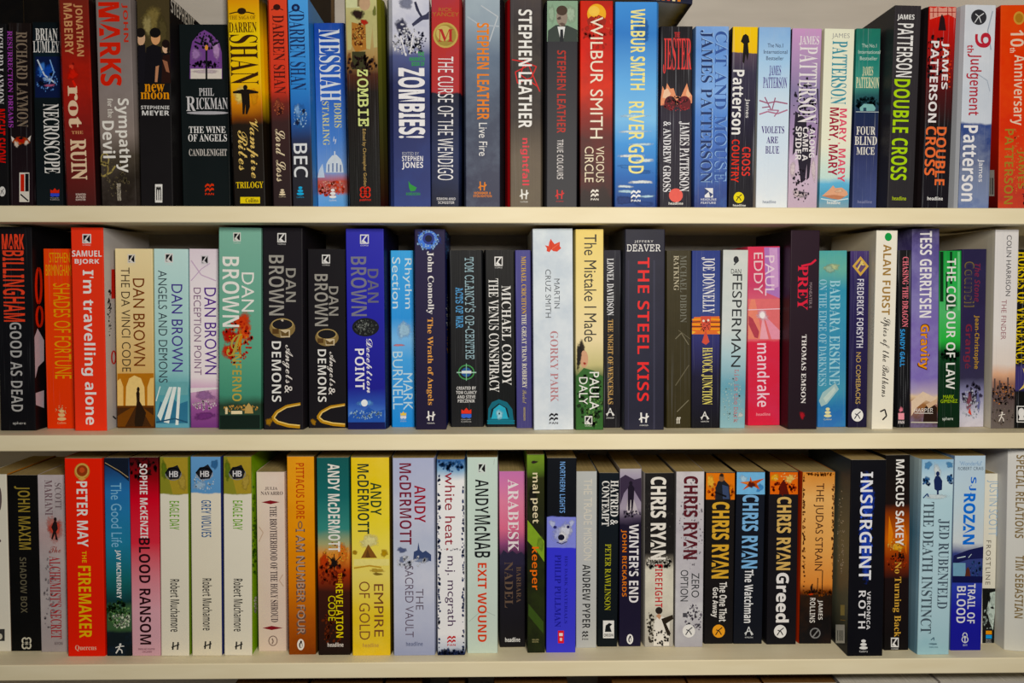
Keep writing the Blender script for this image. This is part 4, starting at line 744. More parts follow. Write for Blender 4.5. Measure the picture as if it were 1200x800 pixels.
B(3, 1, 'cream paperback with green sideways title and olive top, left of the pinkish beige one', (317, 415, 45, 325, 413, 711), [(45, '8a8a34'), (168, '8a8a34'), (171, 'e8e4d4'), (711, 'e8e2d0')],
  [P('b09a3c', 332, 47, 413, 47, 413, 169, 364, 169), J('c0a850', 394, 130, 18, 30), J('6a8028', 334, 90, 14, 36), P('1c1c22', 338, 98, 350, 80, 364, 78, 380, 72, 392, 96, 384, 118, 354, 120), T('H', 351, 92, 365, 112, 'e0e0e4', 'bh'), T('B', 367, 92, 381, 112, 'e0e0e4', 'bh'), O('88888c', 366, 102, 27, 20, 3), T('EAGLE DAY', 351, 192, 384, 290, '78b03c', 's+'), A('Robert Muchamore', 354, 454, 386, 630, '3c3a36', 's+'), L('2a2a28', 5, 364, 664, 362, 690), L('2a2a28', 5, 380, 664, 378, 690), L('2a2a28', 4, 358, 682, 384, 672)],
  fc='86b428', fci=[Z('5a8a20', 422, 300, 6, 180, 16, 8), Z('e8e4d4', 428, 540, 4, 30, 6, 6)])
B(3, 2, 'pinkish beige paperback with maroon diamonds above and below its dark narrow title', (1, 94, 97, 8, 102, 697), [(97, 'e8d8cc'), (697, 'e0ccbc')],
  [A('JULIA', 30, 147, 72, 158, '5a4a48', 'Sh'), A('NAVARRO', 16, 162, 90, 174, '5a4a48', 'Sh'), P('8a2028', 18, 198, 48, 192, 80, 198, 48, 205), P('8a2028', 22, 619, 52, 612, 90, 619, 52, 626), T('THE BROTHERHOOD OF THE HOLY SHROUD', 48, 212, 72, 600, '3c2c34', 'S'), L('d0b4a0', 3, 10, 280, 24, 300, 10, 330), L('d0b4a0', 3, 90, 440, 78, 460, 92, 480), O('8a7468', 57, 662, 14, 16, 3), L('8a7468', 4, 54, 654, 58, 664, 54, 672)], mottle=.2, mcol='d8bca8')
B(3, 2, 'amber-orange paperback with red-brown and silver-grey outlined sideways words', (102, 195, 46, 112, 199, 709), [(46, 'eca83c'), (300, 'e89830'), (480, 'd88028'), (600, 'a85420'), (709, '7c3814')],
  [A('PITTACUS LORE', 134, 68, 162, 254, 'c84c20', 's+'), O('8a6a50', 148, 275, 6, 12, 4), T('I AM NUMBER FOUR', 134, 288, 166, 644, '6a5248', 's+'), T('I AM NUMBER FOUR', 138, 291, 162, 641, 'b8a090', 's'), K('oval', 'f4f0e8/2a1a10', 150, 675, 24, 38)], mottle=.2, mcol='c87020', fc='5a3c14')
B(3, 2, 'teal to fiery dark brown paperback with white name and yellow title', (202, 311, 50, 211, 315, 711), [(50, '1c5a5a'), (180, '206868'), (290, '3c8880'), (340, 'a8a878'), (375, 'e09040'), (430, 'a83c1c'), (500, '3c1a12'), (711, '1c120e')],
  [J('e88038', 290, 370, 22, 44), J('c84420', 228, 400, 20, 40), Z('f0a848', 270, 370, 40, 40, 26, 6), Z('7c2414', 255, 440, 46, 40, 34, 8), J('181210', 262, 400, 16, 17), L('181210', 3, 240, 380, 285, 420), L('181210', 3, 285, 380, 240, 425), L('181210', 3, 262, 372, 262, 430), A('ANDY McDERMOTT', 241, 71, 281, 365, 'f4f2ec', 'b'), T('THE', 275, 436, 288, 470, 'd8902c', 'b'), T('REVELATION', 268, 472, 292, 652, 'f0dc30', 's+'), T('CODE', 242, 512, 267, 596, 'e8d83c', 's'), X('headline', 240, 669, 293, 683, 'e8e0d8'), Z('6a2c14', 260, 620, 40, 60, 24, 8)])
B(3, 2, 'wide golden yellow paperback with a temple in haze between dark green and brown words', (314, 449, 50, 327, 447, 713), [(50, 'e8c838'), (260, 'ecd848'), (340, 'ecdc60'), (440, 'e8d878'), (560, 'e8cc48'), (713, 'e4c03c')],
  [J('f8f0a8', 380, 330, 40, 26), J('c8a030', 430, 370, 16, 14), J('b89030', 330, 368, 14, 8), P('8a5c28', 352, 386, 370, 352, 376, 340, 384, 352, 406, 386), P('6a4420', 366, 386, 374, 356, 384, 386), R('f4e890', 328, 390, 446, 412), J('c8a848', 405, 428, 26, 9), J('8a7030', 408, 440, 22, 5), L('c8a040', 5, 328, 420, 380, 412, 420, 418), A('ANDY', 384, 134, 420, 243, '2c4428', 's+'), A('McDERMOTT', 340, 72, 379, 306, '24382c', 's+'), T('EMPIRE', 396, 474, 427, 650, '7c4c30', 's'), T('OF GOLD', 346, 465, 382, 660, '8a5a34', 's-'), X('headline', 358, 671, 411, 685, 'c8a058')], mottle=.3, mcol='f4e070', mscale=16, fc='5a4818')
B(3, 3, 'wide misty lavender paperback with crimson name and faint castle, bottom shelf', (28, 168, 52, 34, 170, 713), [(52, 'b0b8d8'), (250, 'c8cce0'), (350, 'c0c8dc'), (450, 'd0d4e4'), (600, 'c4c8dc'), (713, '98a0c0')],
  [J('5a6690', 60, 360, 18, 12), J('7a86a8', 62, 392, 16, 12), P('3c4c78', 98, 392, 100, 366, 112, 360, 115, 334, 120, 360, 130, 368, 140, 362, 158, 376, 158, 398, 130, 390), J('8a98b8', 130, 395, 32, 9), Z('e0e4f0', 90, 400, 55, 20, 16, 8), A('ANDY', 102, 144, 139, 268, 'a01c34', 's+'), A('McDERMOTT', 52, 70, 92, 342, '7c2038', 's+'), T('THE', 107, 490, 132, 560, '6a6070', 's-'), T('SACRED VAULT', 71, 413, 99, 652, '6a5c70', 's-'), X('headline', 74, 667, 130, 681, '6a7294')], mottle=.35, mcol='a8b2d0', mscale=16)
B(3, 3, 'white paperback with ragged navy edges and thin crimson and plum lower-case words', (176, 270, 57, 181, 270, 713), [(57, '2c60a0'), (95, '88b0d4'), (130, 'f0f2f4'), (640, 'f0f0f2'), (690, 'c0c8d8'), (704, '24305c'), (713, '14182c')],
  [Z('24386c', 184, 380, 5, 320, 46, 6), Z('24386c', 266, 420, 4, 280, 40, 6), Z('1c2c5c', 225, 705, 42, 8, 20, 8), Z('2c60a0', 225, 80, 42, 18, 18, 9), T('white heat', 204, 101, 238, 343, '9c2438', 's'), J('c04048', 212, 358, 4, 5), Z('8a8a98', 225, 358, 36, 4, 10, 3), A('m.j. mcgrath', 204, 381, 240, 614, '4a2a54', 's'), K('pan', 'c82c30', 226, 664, 28, 34)])
B(3, 3, 'tall pale mint paperback with black sideways name and red-orange title', (277, 382, 50, 281, 379, 706), [(50, 'c8dcd4'), (400, 'ccdcd4'), (706, 'c8d8cc')],
  [K('box', 'd8e4e0/16161a', 328, 90, 28, 42), A('ANDY', 306, 124, 350, 238, '14181c', 's+'), A('McNAB', 303, 244, 356, 386, '14181c', 's+'), T('EXIT WOUND', 314, 404, 344, 668, 'e04828', 'b'), L('b4c4bc', 2, 285, 600, 330, 560, 372, 580), L('b8c8c0', 2, 370, 55, 368, 75)], mottle=.15, mcol='b8ccc4', crease=.05)
B(3, 3, 'pink over black short paperback with white serif title and dim brown author name', (385, 472, 97, 389, 473, 686), [(97, 'c878b4'), (200, 'dc84a4'), (290, 'd87090'), (340, '8a4a78'), (380, '2c2840'), (480, '1c1a24'), (686, '181618')],
  [P('2c2840', 388, 385, 400, 360, 415, 372, 430, 362, 445, 374, 460, 366, 472, 380, 472, 410, 388, 410), T('ARABESK', 415, 124, 451, 366, 'f4ecf0', 'S'), A('BARBARA', 444, 416, 459, 536, '6a5444', 'S-'), A('NADEL', 404, 400, 432, 554, '6a5648', 'S-'), X('headline', 406, 653, 456, 668, 'f0f0f0')])
B(3, 4, 'slim dark paperback with green leaf blurs, cream and orange lower-case names', (49, 109, 41, 53, 110, 705), [(41, '7c9c38'), (95, '5c7a2c'), (120, '2c3014'), (300, '1c1e14'), (705, '121210')],
  [P('86a838', 52, 330, 52, 260, 108, 330, 108, 400, 80, 360), J('7c9c38', 95, 340, 12, 30), J('2c1c20', 75, 66, 14, 6), J('1a1a14', 70, 190, 18, 60), P('3c5420', 55, 540, 105, 600, 105, 640, 55, 580), A('mal peet', 62, 102, 92, 271, 'e8dcb8', 's+'), T('keeper', 60, 350, 90, 494, 'f07830', 's+'), X('WALKER', 67, 658, 90, 663, '9a9468'), X('BOOKS', 68, 665, 89, 670, '9a9468')], mottle=.35, mcol='3c4a1c', mscale=16)
B(3, 4, 'black and royal blue paperback with a polar bear photo across its middle', (117, 217, 52, 115, 212, 704), [(52, '0c1018'), (248, '0a0e14'), (251, '7880e0'), (351, '7c84e4'), (354, '3838d4'), (704, '4040d0')],
  [R('8890e8', 118, 250, 213, 352), J('b8c0f4', 170, 305, 42, 44), J('e4e8fc', 178, 300, 28, 32), J('f4f4fe', 170, 318, 22, 22), J('c8d0f8', 135, 272, 14, 14), J('c8d0f8', 200, 270, 12, 14), E('14142c', 165, 318, 11, 10), E('2a2c6c', 144, 284, 6, 5), E('1c1c54', 188, 283, 5, 5), L('3c3c70', 3, 150, 334, 166, 340, 184, 332), T('NORTHERN LIGHTS', 160, 65, 178, 236, '78a8e4', 's+'), T('HIS DARK MATERIALS', 176, 380, 186, 606, '2424a0', 'S-'), A('PHILIP PULLMAN', 143, 376, 164, 618, '2020a0', 'S'), R('e83038', 154, 630, 174, 672), R('f4e8e8', 158, 638, 170, 648), R('f4d0d0', 160, 654, 168, 664)])
B(3, 4, 'plain light grey paperback with white faded title and black name, bottom shelf', (215, 285, 97, 215, 282, 688), [(97, 'bcc0c0'), (688, 'bcbebc')],
  [T('THE TRADE MISSION', 240, 122, 268, 395, 'e0dcd0', 's'), A('ANDREW PYPER', 236, 409, 262, 622, '16181c', 's+'), K('pan', '2c2c2c', 245, 646, 20, 30)])
B(3, 4, 'slim blue-black paperback with white slab title, olive-yellow name and white dog logo', (292, 359, 102, 286, 352, 684), [(102, '101820'), (684, '0e1418')],
  [T('HATRED &', 330, 127, 356, 276, 'f2f2f0', 'S'), T('CONTEMPT', 301, 129, 326, 280, 'f2f2f0', 'S'), A('PETER RAWLINSON', 311, 340, 331, 562, 'b4b438', 'S-'), R('f0f0ee', 305, 596, 342, 655), P('14181c', 311, 634, 314, 612, 326, 604, 336, 608, 328, 616, 334, 634), X('ORION', 308, 640, 339, 650, '14181c')], fc='14181c')
B(3, 4, 'plum-black paperback with lone figure on a misty path, white and orange sideways names', (360, 435, 88, 360, 430, 683), [(88, 'b8b4bc'), (112, 'a8a0b4'), (150, '887c98'), (220, 'a49aac'), (255, '4c4258'), (275, '1c162c'), (683, '1c1830')],
  [P('3c3048', 362, 120, 380, 108, 410, 124, 433, 118, 433, 200, 415, 170, 398, 140, 375, 170, 362, 210), P('c8c0c8', 380, 240, 390, 180, 405, 180, 425, 240), J('d8d0d4', 395, 200, 12, 26), P('1c1426', 388, 188, 388, 152, 394, 140, 402, 140, 410, 152, 408, 190, 404, 228, 400, 228, 399, 192, 397, 192, 394, 228, 389, 228), E('1c1426', 398, 136, 6, 7), Z('5a5068', 398, 240, 34, 12, 16, 6), T("WINTER'S END", 392, 274, 424, 536, 'f2f0f4', 'b'), A('JOHN RICKARDS', 365, 292, 384, 516, 'e88430', 's+'), K('oval', 'f4f4f4/1c1830', 395, 658, 22, 34)])
B(3, 5, 'black over torn cream paperback with bold white name and red title, kneeling man at foot', (44, 146, 102, 47, 137, 684), [(102, '181618'), (370, '1c1a1a'), (400, '8a8478'), (425, 'e0dccc'), (540, 'dcd8c8'), (600, 'c8c4b8'), (684, 'b8b4ac')],
  [Z('181618', 92, 405, 44, 18, 26, 9), Z('e4e0d4', 92, 395, 42, 16, 18, 7), Z('3c3a38', 90, 220, 48, 110, 24, 4), A('CHRIS RYAN', 64, 115, 116, 392, 'f4f0e8', 'b+'), T('FIREFIGHT', 79, 408, 104, 552, 'c82c34', 's+'), E('2c2420', 92, 562, 12, 12), P('f0ece4', 74, 680, 76, 600, 92, 578, 112, 586, 128, 596, 126, 680), P('c89878', 82, 580, 92, 572, 100, 580, 94, 592), P('2c241c', 100, 590, 138, 576, 140, 590, 116, 606, 132, 640, 120, 646), Z('4c4438', 64, 620, 14, 54, 22, 6), Z('2c2824', 105, 655, 26, 24, 14, 6)], mottle=.2, mcol='3c3a38', bc='b8b4ac')
B(3, 5, 'pale grey speckled paperback with dark red bold name and white disc logo', (149, 246, 97, 147, 237, 684), [(97, 'd4d0d4'), (300, 'c0bcc4'), (560, 'd0d0d4'), (684, 'b0b0b8')],
  [Z('8a8490', 200, 270, 40, 160, 60, 4), Z('6a6474', 205, 590, 34, 50, 36, 5), A('CHRIS RYAN', 174, 112, 222, 390, '5c1c26', 'b+'), T('ZERO', 201, 436, 227, 518, '2c3034', 's'), T('OPTION', 164, 426, 190, 531, '2c3034', 's'), K('ring', 'f0f0f0/3c3c44', 192, 630, 42, 44), R('4c4c54', 172, 570, 186, 584)], mottle=.4, mcol='a09ca8', mscale=40, bc='a8a4a4')
B(3, 5, 'black paperback with gold-to-blue bold name under a soldier in an orange explosion', (248, 350, 99, 245, 338, 673), [(99, '1a1614'), (673, '161416')],
  [R('e8801c', 249, 101, 346, 190), J('f8c050', 265, 130, 18, 28), J('f09028', 330, 160, 18, 26), Z('b84c10', 300, 160, 46, 28, 26, 7), P('1c2028', 280, 190, 282, 150, 290, 128, 310, 124, 326, 140, 332, 190), E('8a6444', 302, 118, 9, 12), J('2a2018', 302, 108, 10, 7), P('3c4c70', 304, 140, 324, 146, 328, 188, 306, 188), L('0c0c10', 6, 280, 165, 318, 180), A('CHRIS RYAN', 269, 198, 327, 454, 'e0b048', 'b+'),
   T('The One That', 294, 466, 320, 598, 'f2f0ec', 'b'), T('Got Away', 266, 484, 290, 584, 'f2f0ec', 'b'), K('ring', 'f0a840/2c2014', 292, 630, 42, 44)])
B(3, 5, 'blue-black paperback with light blue bold name under a helicopter in a blue sky', (351, 450, 96, 342, 436, 673), [(96, '141824'), (673, '12151e')],
  [R('7cc0f0', 352, 98, 447, 172), J('b8e0f8', 375, 120, 18, 14), J('4c98dc', 430, 150, 14, 16), P('c85820', 362, 132, 396, 128, 398, 112, 404, 128, 446, 118, 420, 136, 430, 156, 404, 142, 372, 158, 388, 140), J('5c1c14', 402, 140, 14, 14), P('e88a40', 366, 132, 394, 130, 390, 138), A('CHRIS RYAN', 370, 174, 424, 420, '84bcec', 'b+'), T('The Watchman', 378, 424, 408, 602, 'f2f4f8', 'b'), K('A', 'e0e4e8', 393, 634, 28, 38)])
B(3, 6, 'black paperback, gold bold name and big white word under a fiery scene, bottom shelf', (61, 160, 95, 52, 151, 674), [(95, '18151a'), (674, '141318')],
  [R('e87020', 64, 97, 157, 171), J('f8b840', 80, 115, 16, 18), J('f8d070', 130, 120, 16, 18), Z('a82c10', 110, 150, 42, 20, 26, 7), P('5c1408', 94, 171, 98, 138, 112, 118, 118, 138, 128, 171), Z('fce090', 115, 115, 40, 14, 12, 4), A('CHRIS RYAN', 86, 180, 134, 425, 'dcb870', 'b+'), T('Greed', 84, 434, 128, 600, 'f4f2f2', 'b+'), K('ring', 'f0f0f0/18151a', 98, 630, 42, 44)])
B(3, 6, 'burnt parchment and black paperback with dark brown title and tiny standing figures', (176, 281, 96, 160, 271, 671), [(96, 'd88c3c'), (180, 'ecb874'), (350, 'e8ac64'), (470, 'e09048'), (498, '6c3014'), (508, '14110f'), (671, '141214')],
  [Z('6c3414', 177, 300, 4, 200, 40, 5), Z('6c3414', 276, 300, 5, 200, 40, 5), Z('8a4818', 226, 500, 50, 8, 26, 7), Z('8a4818', 230, 102, 50, 5, 20, 5), T('THE JUDAS STRAIN', 208, 134, 242, 426, '4c2818', 's'), L('3c2010', 4, 200, 505, 206, 470), L('3c2010', 3, 238, 500, 240, 425), L('4c2c18', 3, 222, 500, 224, 450), J('2c1810', 203, 488, 6, 14), J('2c1810', 212, 492, 4, 10), J('d04020', 200, 505, 12, 4), A('JAMES', 222, 524, 240, 590, 'e8e4e0', 's+'), A('ROLLINS', 197, 517, 215, 600, 'e8e4e0', 's+'), O('8a8a8c', 215, 635, 16, 16, 4), L('8a8a8c', 4, 205, 650, 225, 625)], mottle=.08, mcol='8a5428', mscale=18, bc='c03c18')
B(3, 6, 'tall black paperback with white title glowing blue and name in wide white capitals', (337, 453, 54, 322, 442, 711), [(54, '101016'), (711, '0e0e14')],
  [J('2444b8', 390, 180, 26, 90), J('2444b8', 384, 350, 26, 110), Z('3c60e0', 388, 270, 20, 170, 30, 6), T('INSURGENT', 364, 95, 406, 456, 'f4f6fc', 's+'), A('VERONICA', 388, 494, 400, 622, 'f0f0f4', 's+'), A('ROTH', 360, 492, 384, 618, 'f0f0f4', 's+_'), K('foun', 'f0f0f0', 377, 676, 28, 44)],
  bc=[(54, '2c3440'), (160, '4c5450'), (360, '7c7c64'), (550, '6c6c58'), (680, '1c1c20'), (711, '16161a')], bci=[R('d8d8d0', 284, 606, 314, 668), L('222222', 2, 290, 625, 290, 660), L('222222', 2, 296, 625, 296, 660), L('222222', 3, 302, 625, 302, 660), L('222222', 2, 308, 625, 308, 660), Z('e0e0d0', 302, 300, 12, 150, 34, 3), R('b8a868', 300, 540, 314, 575), L('b89048', 2, 300, 590, 316, 592)])
B(3, 7, 'black paperback with white name and yellow title across a fiery street photo, bottom shelf', (22, 106, 37, 19, 98, 691), [(37, '141212'), (200, '1c1210'), (240, '8c3c10'), (320, 'c86414'), (380, '8c340c'), (450, '1c1010'), (691, '121010')],
  [P('e88820', 30, 330, 34, 240, 48, 300, 40, 345), P('e07818', 80, 250, 94, 310, 92, 370, 84, 340), J('f8b840', 62, 345, 24, 14), Z('f8c860', 62, 340, 32, 26, 16, 4), Z('1c0c08', 66, 380, 22, 12, 16, 6), L('1c0c08', 4, 55, 395, 56, 365), L('1c0c08', 4, 68, 395, 68, 362), L('1c0c08', 4, 80, 395, 80, 365), Z('b84010', 60, 400, 34, 20, 16, 6), A('MARCUS SAKEY', 56, 52, 84, 340, 'f6f4f2', 'b'), T('No Turning Back', 46, 394, 74, 646, 'e0b050', 'S-'), K('box', 'f0f0f0/121010', 53, 668, 26, 40)], fc='0c0a0a')
B(3, 7, 'pale icy blue paperback with a long-coated man on a wintry street at its top', (145, 252, 50, 129, 234, 704), [(50, '88b8dc'), (130, 'cce4ee'), (180, 'b8d8e4'), (500, 'b4d4e0'), (704, '98c4d0')],
  [J('3c78b8', 158, 120, 14, 14), J('3c78b8', 238, 115, 12, 16), J('5c98cc', 165, 70, 16, 16), J('5c98cc', 238, 68, 14, 14), Z('2c5c9c', 160, 125, 14, 14, 12, 5), Z('2c5c9c', 238, 120, 11, 20, 12, 5), J('e4f2f8', 195, 95, 14, 40), J('e0f0f6', 190, 175, 44, 12), P('1c2c5c', 186, 150, 184, 120, 190, 106, 196, 104, 204, 108, 212, 122, 211, 152, 200, 155, 200, 168, 194, 168, 194, 155), E('1c2c5c', 197, 98, 6, 8), L('2c4c80', 4, 148, 180, 162, 165, 166, 176), A('JED RUBENFELD', 194, 250, 232, 550, '4c5c6c', 'S-'), T('THE DEATH INSTINCT', 144, 194, 180, 634, '4c5c68', 'S-'), L('4c6c80', 3, 174, 655, 184, 646, 184, 656), J('6c90a0', 182, 668, 16, 4), X('headline review', 168, 675, 198, 681, '6c90a0')], mottle=.25, mcol='c8e0ea', mscale=16, bc=[(50, 'b0c4c8'), (300, '5c8ca8'), (500, '7ca0b4'), (704, '5c8094')])
B(3, 7, 'pale blue over ultramarine paperback with bold blue name and dusky bridge picture', (255, 359, 37, 240, 341, 689), [(37, 'bcd4e8'), (200, 'c8dce6'), (330, 'd4dce0'), (365, '3c4888'), (440, '2c3878'), (470, '3040b0'), (560, '2020a0'), (689, '1c1c94')],
  [T("'Wonderful'", 270, 55, 345, 70, '8cb0d8', 'sh'), T('ROBERT CRAIS', 265, 74, 350, 85, '5c6c80', 'sh'), A('S.J.', 302, 108, 326, 165, '2470dc', 'b'), A('ROZAN', 282, 164, 322, 334, '2478e4', 'b+'), P('1c2054', 246, 400, 250, 372, 300, 352, 352, 340, 352, 380, 300, 384, 280, 390, 246, 398), R('7cacc8', 248, 396, 290, 440), L('d8ecf4', 3, 262, 380, 290, 374), L('d8ecf4', 2, 300, 378, 310, 366), P('5c3024', 286, 452, 292, 418, 298, 408, 304, 420, 308, 452), Z('3c5ca0', 325, 420, 24, 30, 20, 6), R('14184c', 246, 440, 348, 462), T('TRAIL OF', 296, 465, 322, 598, 'f0f2f8', 's+'), T('BLOOD', 260, 474, 290, 597, 'f0f2f8', 's+'), O('e8ecf4', 288, 638, 7, 8, 3), O('e8ecf4', 288, 652, 10, 10, 3), L('e8ecf4', 3, 288, 640, 288, 664), X('EBURY', 281, 668, 296, 674, 'b8c0e0')], bc='5c7090', fc='20207c')
B(3, 7, 'narrow ivory paperback, pale blue capitals and monochrome face photo, left of the thick white hardback', (356, 406, 96, 340, 396, 665), [(96, 'eceadc'), (665, 'e4e0d0')],
  [A('JUSTIN SCOTT', 358, 118, 399, 305, 'a8c4dc', 's-'), T('FROSTLINE', 358, 320, 374, 468, '6c6458', 's-_'), R('181a18', 346, 480, 398, 664), P('c8d8d0', 372, 495, 390, 490, 394, 560, 382, 620, 370, 590, 362, 550), J('c8d8d0', 384, 520, 10, 30), J('181a18', 380, 545, 8, 5), J('181a18', 368, 510, 8, 20), Z('b8c8c0', 366, 585, 18, 40, 12, 6), R('f0a020', 358, 622, 378, 634), R('30a0e8', 358, 636, 378, 648), X('Warner', 358, 650, 376, 655, 'b8b8b8'), X('Futura', 358, 657, 376, 662, 'b8b8b8')])
B(3, 7, 'thick white hardback with rounded back and brown-gold capitals, right end of the bottom shelf', (437, 572, 14, 418, 565, 691), [(14, 'd8d8d6'), (691, 'd4d4cc')],
  [T('SPECIAL RELATIONS', 462, 34, 487, 312, '8a7448', 's+'), A('TIM SEBASTIAN', 459, 370, 484, 580, '8a7448', 's+')], round=.006, dep=.15)

# ------------------------------------------------------------------ the bookcase
def empty(name, loc, label=None, cat=None, group=None):
    o = bpy.data.objects.new(name, None)
    o.empty_display_size = 0.03
    COL.objects.link(o)
    o.location = loc
    if label:
        o['label'], o['category'] = label, cat
    if group:
        o['group'] = group
    return o


CREAM = paint_mat('cream_paint', 'ece1bf', 'e4d7b2')
PANEL = paint_mat('panel_paint', 'c8c2ba', 'beb8b0', 0.7)
case = empty('bookcase', (0, BACK, -0.66), 'cream painted bookcase with shelves of paperbacks', 'bookcase')
XW = 0.66


def case_part(mb, name):
    o = mb.build(name, case)
    o.matrix_parent_inverse = Matrix.Translation((0, -BACK, 0.66))
    return o


for z in (SHELF[1], SHELF[2], SHELF[3], -0.622):
    mb = MB()
    rounded_board(mb, -XW, XW, 0, BACK, z - THICK, z, 0.0012, CREAM)
    case_part(mb, 'shelf')
mb = MB()
mb.box(-XW - .018, XW + .018, BACK, BACK + .008, -0.66, 0.56, PANEL)
case_part(mb, 'back_panel')
for sx in (-1, 1):
    mb = MB()
    mb.box(min(sx * XW, sx * (XW + .018)), max(sx * XW, sx * (XW + .018)), -0.001, BACK, -0.66, 0.56, CREAM)
    case_part(mb, 'side_panel')
mb = MB()
mb.box(-XW, XW, -0.001, BACK, 0.542, 0.56, CREAM)
case_part(mb, 'top_panel')
mb = MB()
mb.box(-XW, XW, 0.006, 0.022, -0.66, -0.638, CREAM)
case_part(mb, 'plinth')


# ------------------------------------------------------------------ building one book
CARD = ink('e8e4d8')
ROLE_ORDER = ('spine_picture', 'title_lettering', 'author_lettering', 'publisher_mark')


def assemble(root, w, h, dep, mat, fmat, bmat, pages, rnd=0.0, hard=False, flare=(0, 0)):
    """spine, two covers and the block of pages, in the book's own frame: x across the spine, y inwards, z up"""
    t = 0.0022 if hard else 0.0005
    r = min(0.0009, w * .2)
    front = lambda s: rnd * (2 * s / w) ** 2
    n = 14 if rnd else 1
    xs = [-w / 2 + r + (w - 2 * r) * i / n for i in range(n + 1)]
    out = [(x, front(x)) for x in xs]
    e = front(w / 2 - r)
    for k in (1, 2, 3):
        a = math.pi / 2 * k / 3
        out.append((w / 2 - r + r * math.sin(a), e + r - r * math.cos(a)))
    yb = e + r + 0.0004
    out += [(w / 2, yb), (-w / 2, yb)]
    for k in (3, 2, 1):
        a = math.pi / 2 * k / 3
        out.append((-w / 2 + r - r * math.sin(a), e + r - r * math.cos(a)))
    mb = MB()
    k = len(out)
    vs = [(x, y, 0) for x, y in out] + [(x, y, h) for x, y in out]
    uv = [((x + w / 2) / w, 0) for x, y in out] + [((x + w / 2) / w, 1) for x, y in out]
    mb.add(vs, [(i, (i + 1) % k, k + (i + 1) % k, k + i) for i in range(k)], mat, uv)
    mb.add(vs, [list(range(k))[::-1], list(range(k, 2 * k))], mat if hard else CARD, uv)
    spine = mb.build('spine', root)
    cov = {}

    def prism(prof, z0, z1, m):
        """a closed outline in x, y pulled up from z0 to z1"""
        mb = MB()
        k = len(prof)
        vs = [(x, y, z0) for x, y in prof] + [(x, y, z1) for x, y in prof]
        uv = [(max(0, y) / dep, z0 / h) for x, y in prof] + [(max(0, y) / dep, z1 / h) for x, y in prof]
        mb.add(vs, [(i, (i + 1) % k, k + (i + 1) % k, k + i) for i in range(k)] + [list(range(k))[::-1], list(range(k, 2 * k))], m, uv)
        return mb

    def side(e, inset, y1):                      # the boards open out a little behind the spine
        return [(w / 2 - inset, yb), (w / 2 + .55 * e - inset, yb + .004), (w / 2 + e - inset, yb + .013), (w / 2 + e - inset, y1)]

    for nm, sx, m, e in (('front_cover', 1, fmat, flare[1]), ('back_cover', -1, bmat, flare[0])):
        prof = [(sx * x, y) for x, y in side(e, 0, dep) + side(e, t, dep)[::-1]]
        cov[nm] = prism(prof if sx > 0 else prof[::-1], 0, h, m).build(nm, root)
    g = 0.003 if hard else 0.0004
    y1 = dep - (0.003 if hard else 0.0006)
    prof = side(flare[1], t, y1) + [(-x, y) for x, y in side(flare[0], t, y1)[::-1]]
    prism(prof, g, h - g, page_mat(pages)).build('page_block', root)
    return spine, cov, front


def stops_of(base, vof):
    if isinstance(base, str):
        return [(0.0, base)]
    return [(vof(y), c) for y, c in base]


# -- first place every book, then ease neighbours apart where the readings overlap
PLACED = []
for row, crop, label, quad, base, items, kw in BOOKS:
    xs, y0, sx, sy = CROP[row]
    cx = lambda x, c=crop: xs[c] + x * sx
    cy = lambda y: y0 + y * sy
    xlt, xrt, yt, xlb, xrb, yb = quad
    zb = SHELF[row]
    if row == 1:
        d = kw.get('d', 0.046 if yt > 60 else 0.020)
    else:
        r = ray(cx((xlb + xrb) / 2), cy(yb))
        d = CAM.y + r.y * (zb - CAM.z) / r.z
        d = min(max(d, 0.006), 0.07)
        if row == 2:
            d = 0.03 + (d - 0.03) * 0.6
        d = kw.get('d', d)
    TL, TR = on_y(cx(xlt), cy(yt), d), on_y(cx(xrt), cy(yt), d)
    BL, BR = on_y(cx(xlb), cy(yb), d), on_y(cx(xrb), cy(yb), d)
    zt = (TL.z + TR.z) / 2
    sl = (TL.x - BL.x) / (zt - (BL.z + BR.z) / 2)
    sr = (TR.x - BR.x) / (zt - (BL.z + BR.z) / 2)
    k = zb - (BL.z + BR.z) / 2
    xl, xr = BL.x + sl * k, BR.x + sr * k
    m = (sl + sr) / 2
    H = zt - zb
    # straight sides: keep the mean width, lean by the mean slope
    wl = xl + (sl - m) * H / 2
    wr = xr + (sr - m) * H / 2
    PLACED.append(dict(row=row, d=d, xl=wl, xr=wr, m=m, H=H))
GAP = 0.00035
for it in range(6):
    for p, q in zip(PLACED, PLACED[1:]):
        if p['row'] != q['row']:
            continue
        hh = min(p['H'], q['H'])
        ov = max(p['xr'] - q['xl'], p['xr'] + p['m'] * hh - q['xl'] - q['m'] * hh) + GAP
        if ov > 0:
            if it == 0 and ov > 0.002:
                print('OVERLAP', p['row'], round(ov * 1000, 1), BOOKS[PLACED.index(p)][2][:30], '|', BOOKS[PLACED.index(q)][2][:30])
            dm = (p['m'] - q['m']) * 0.25
            if dm > 0:
                p['m'] -= dm
                q['m'] += dm
                p['xl'] += dm * p['H'] / 2; p['xr'] += dm * p['H'] / 2
                q['xl'] -= dm * q['H'] / 2; q['xr'] -= dm * q['H'] / 2
                ov = max(p['xr'] - q['xl'], p['xr'] + p['m'] * hh - q['xl'] - q['m'] * hh) + GAP
            if ov > 0:
                p['xr'] -= ov / 2
                q['xl'] += ov / 2

for p in PLACED:
    p['gap'] = [0, 0]
for p, q in zip(PLACED, PLACED[1:]):
    if p['row'] == q['row']:
        hh = min(p['H'], q['H'])
        g = min(q['xl'] - p['xr'], q['xl'] + q['m'] * hh - p['xr'] - p['m'] * hh)
        p['gap'][1] = q['gap'][0] = max(0, min(.006, g / 2 - .0003))

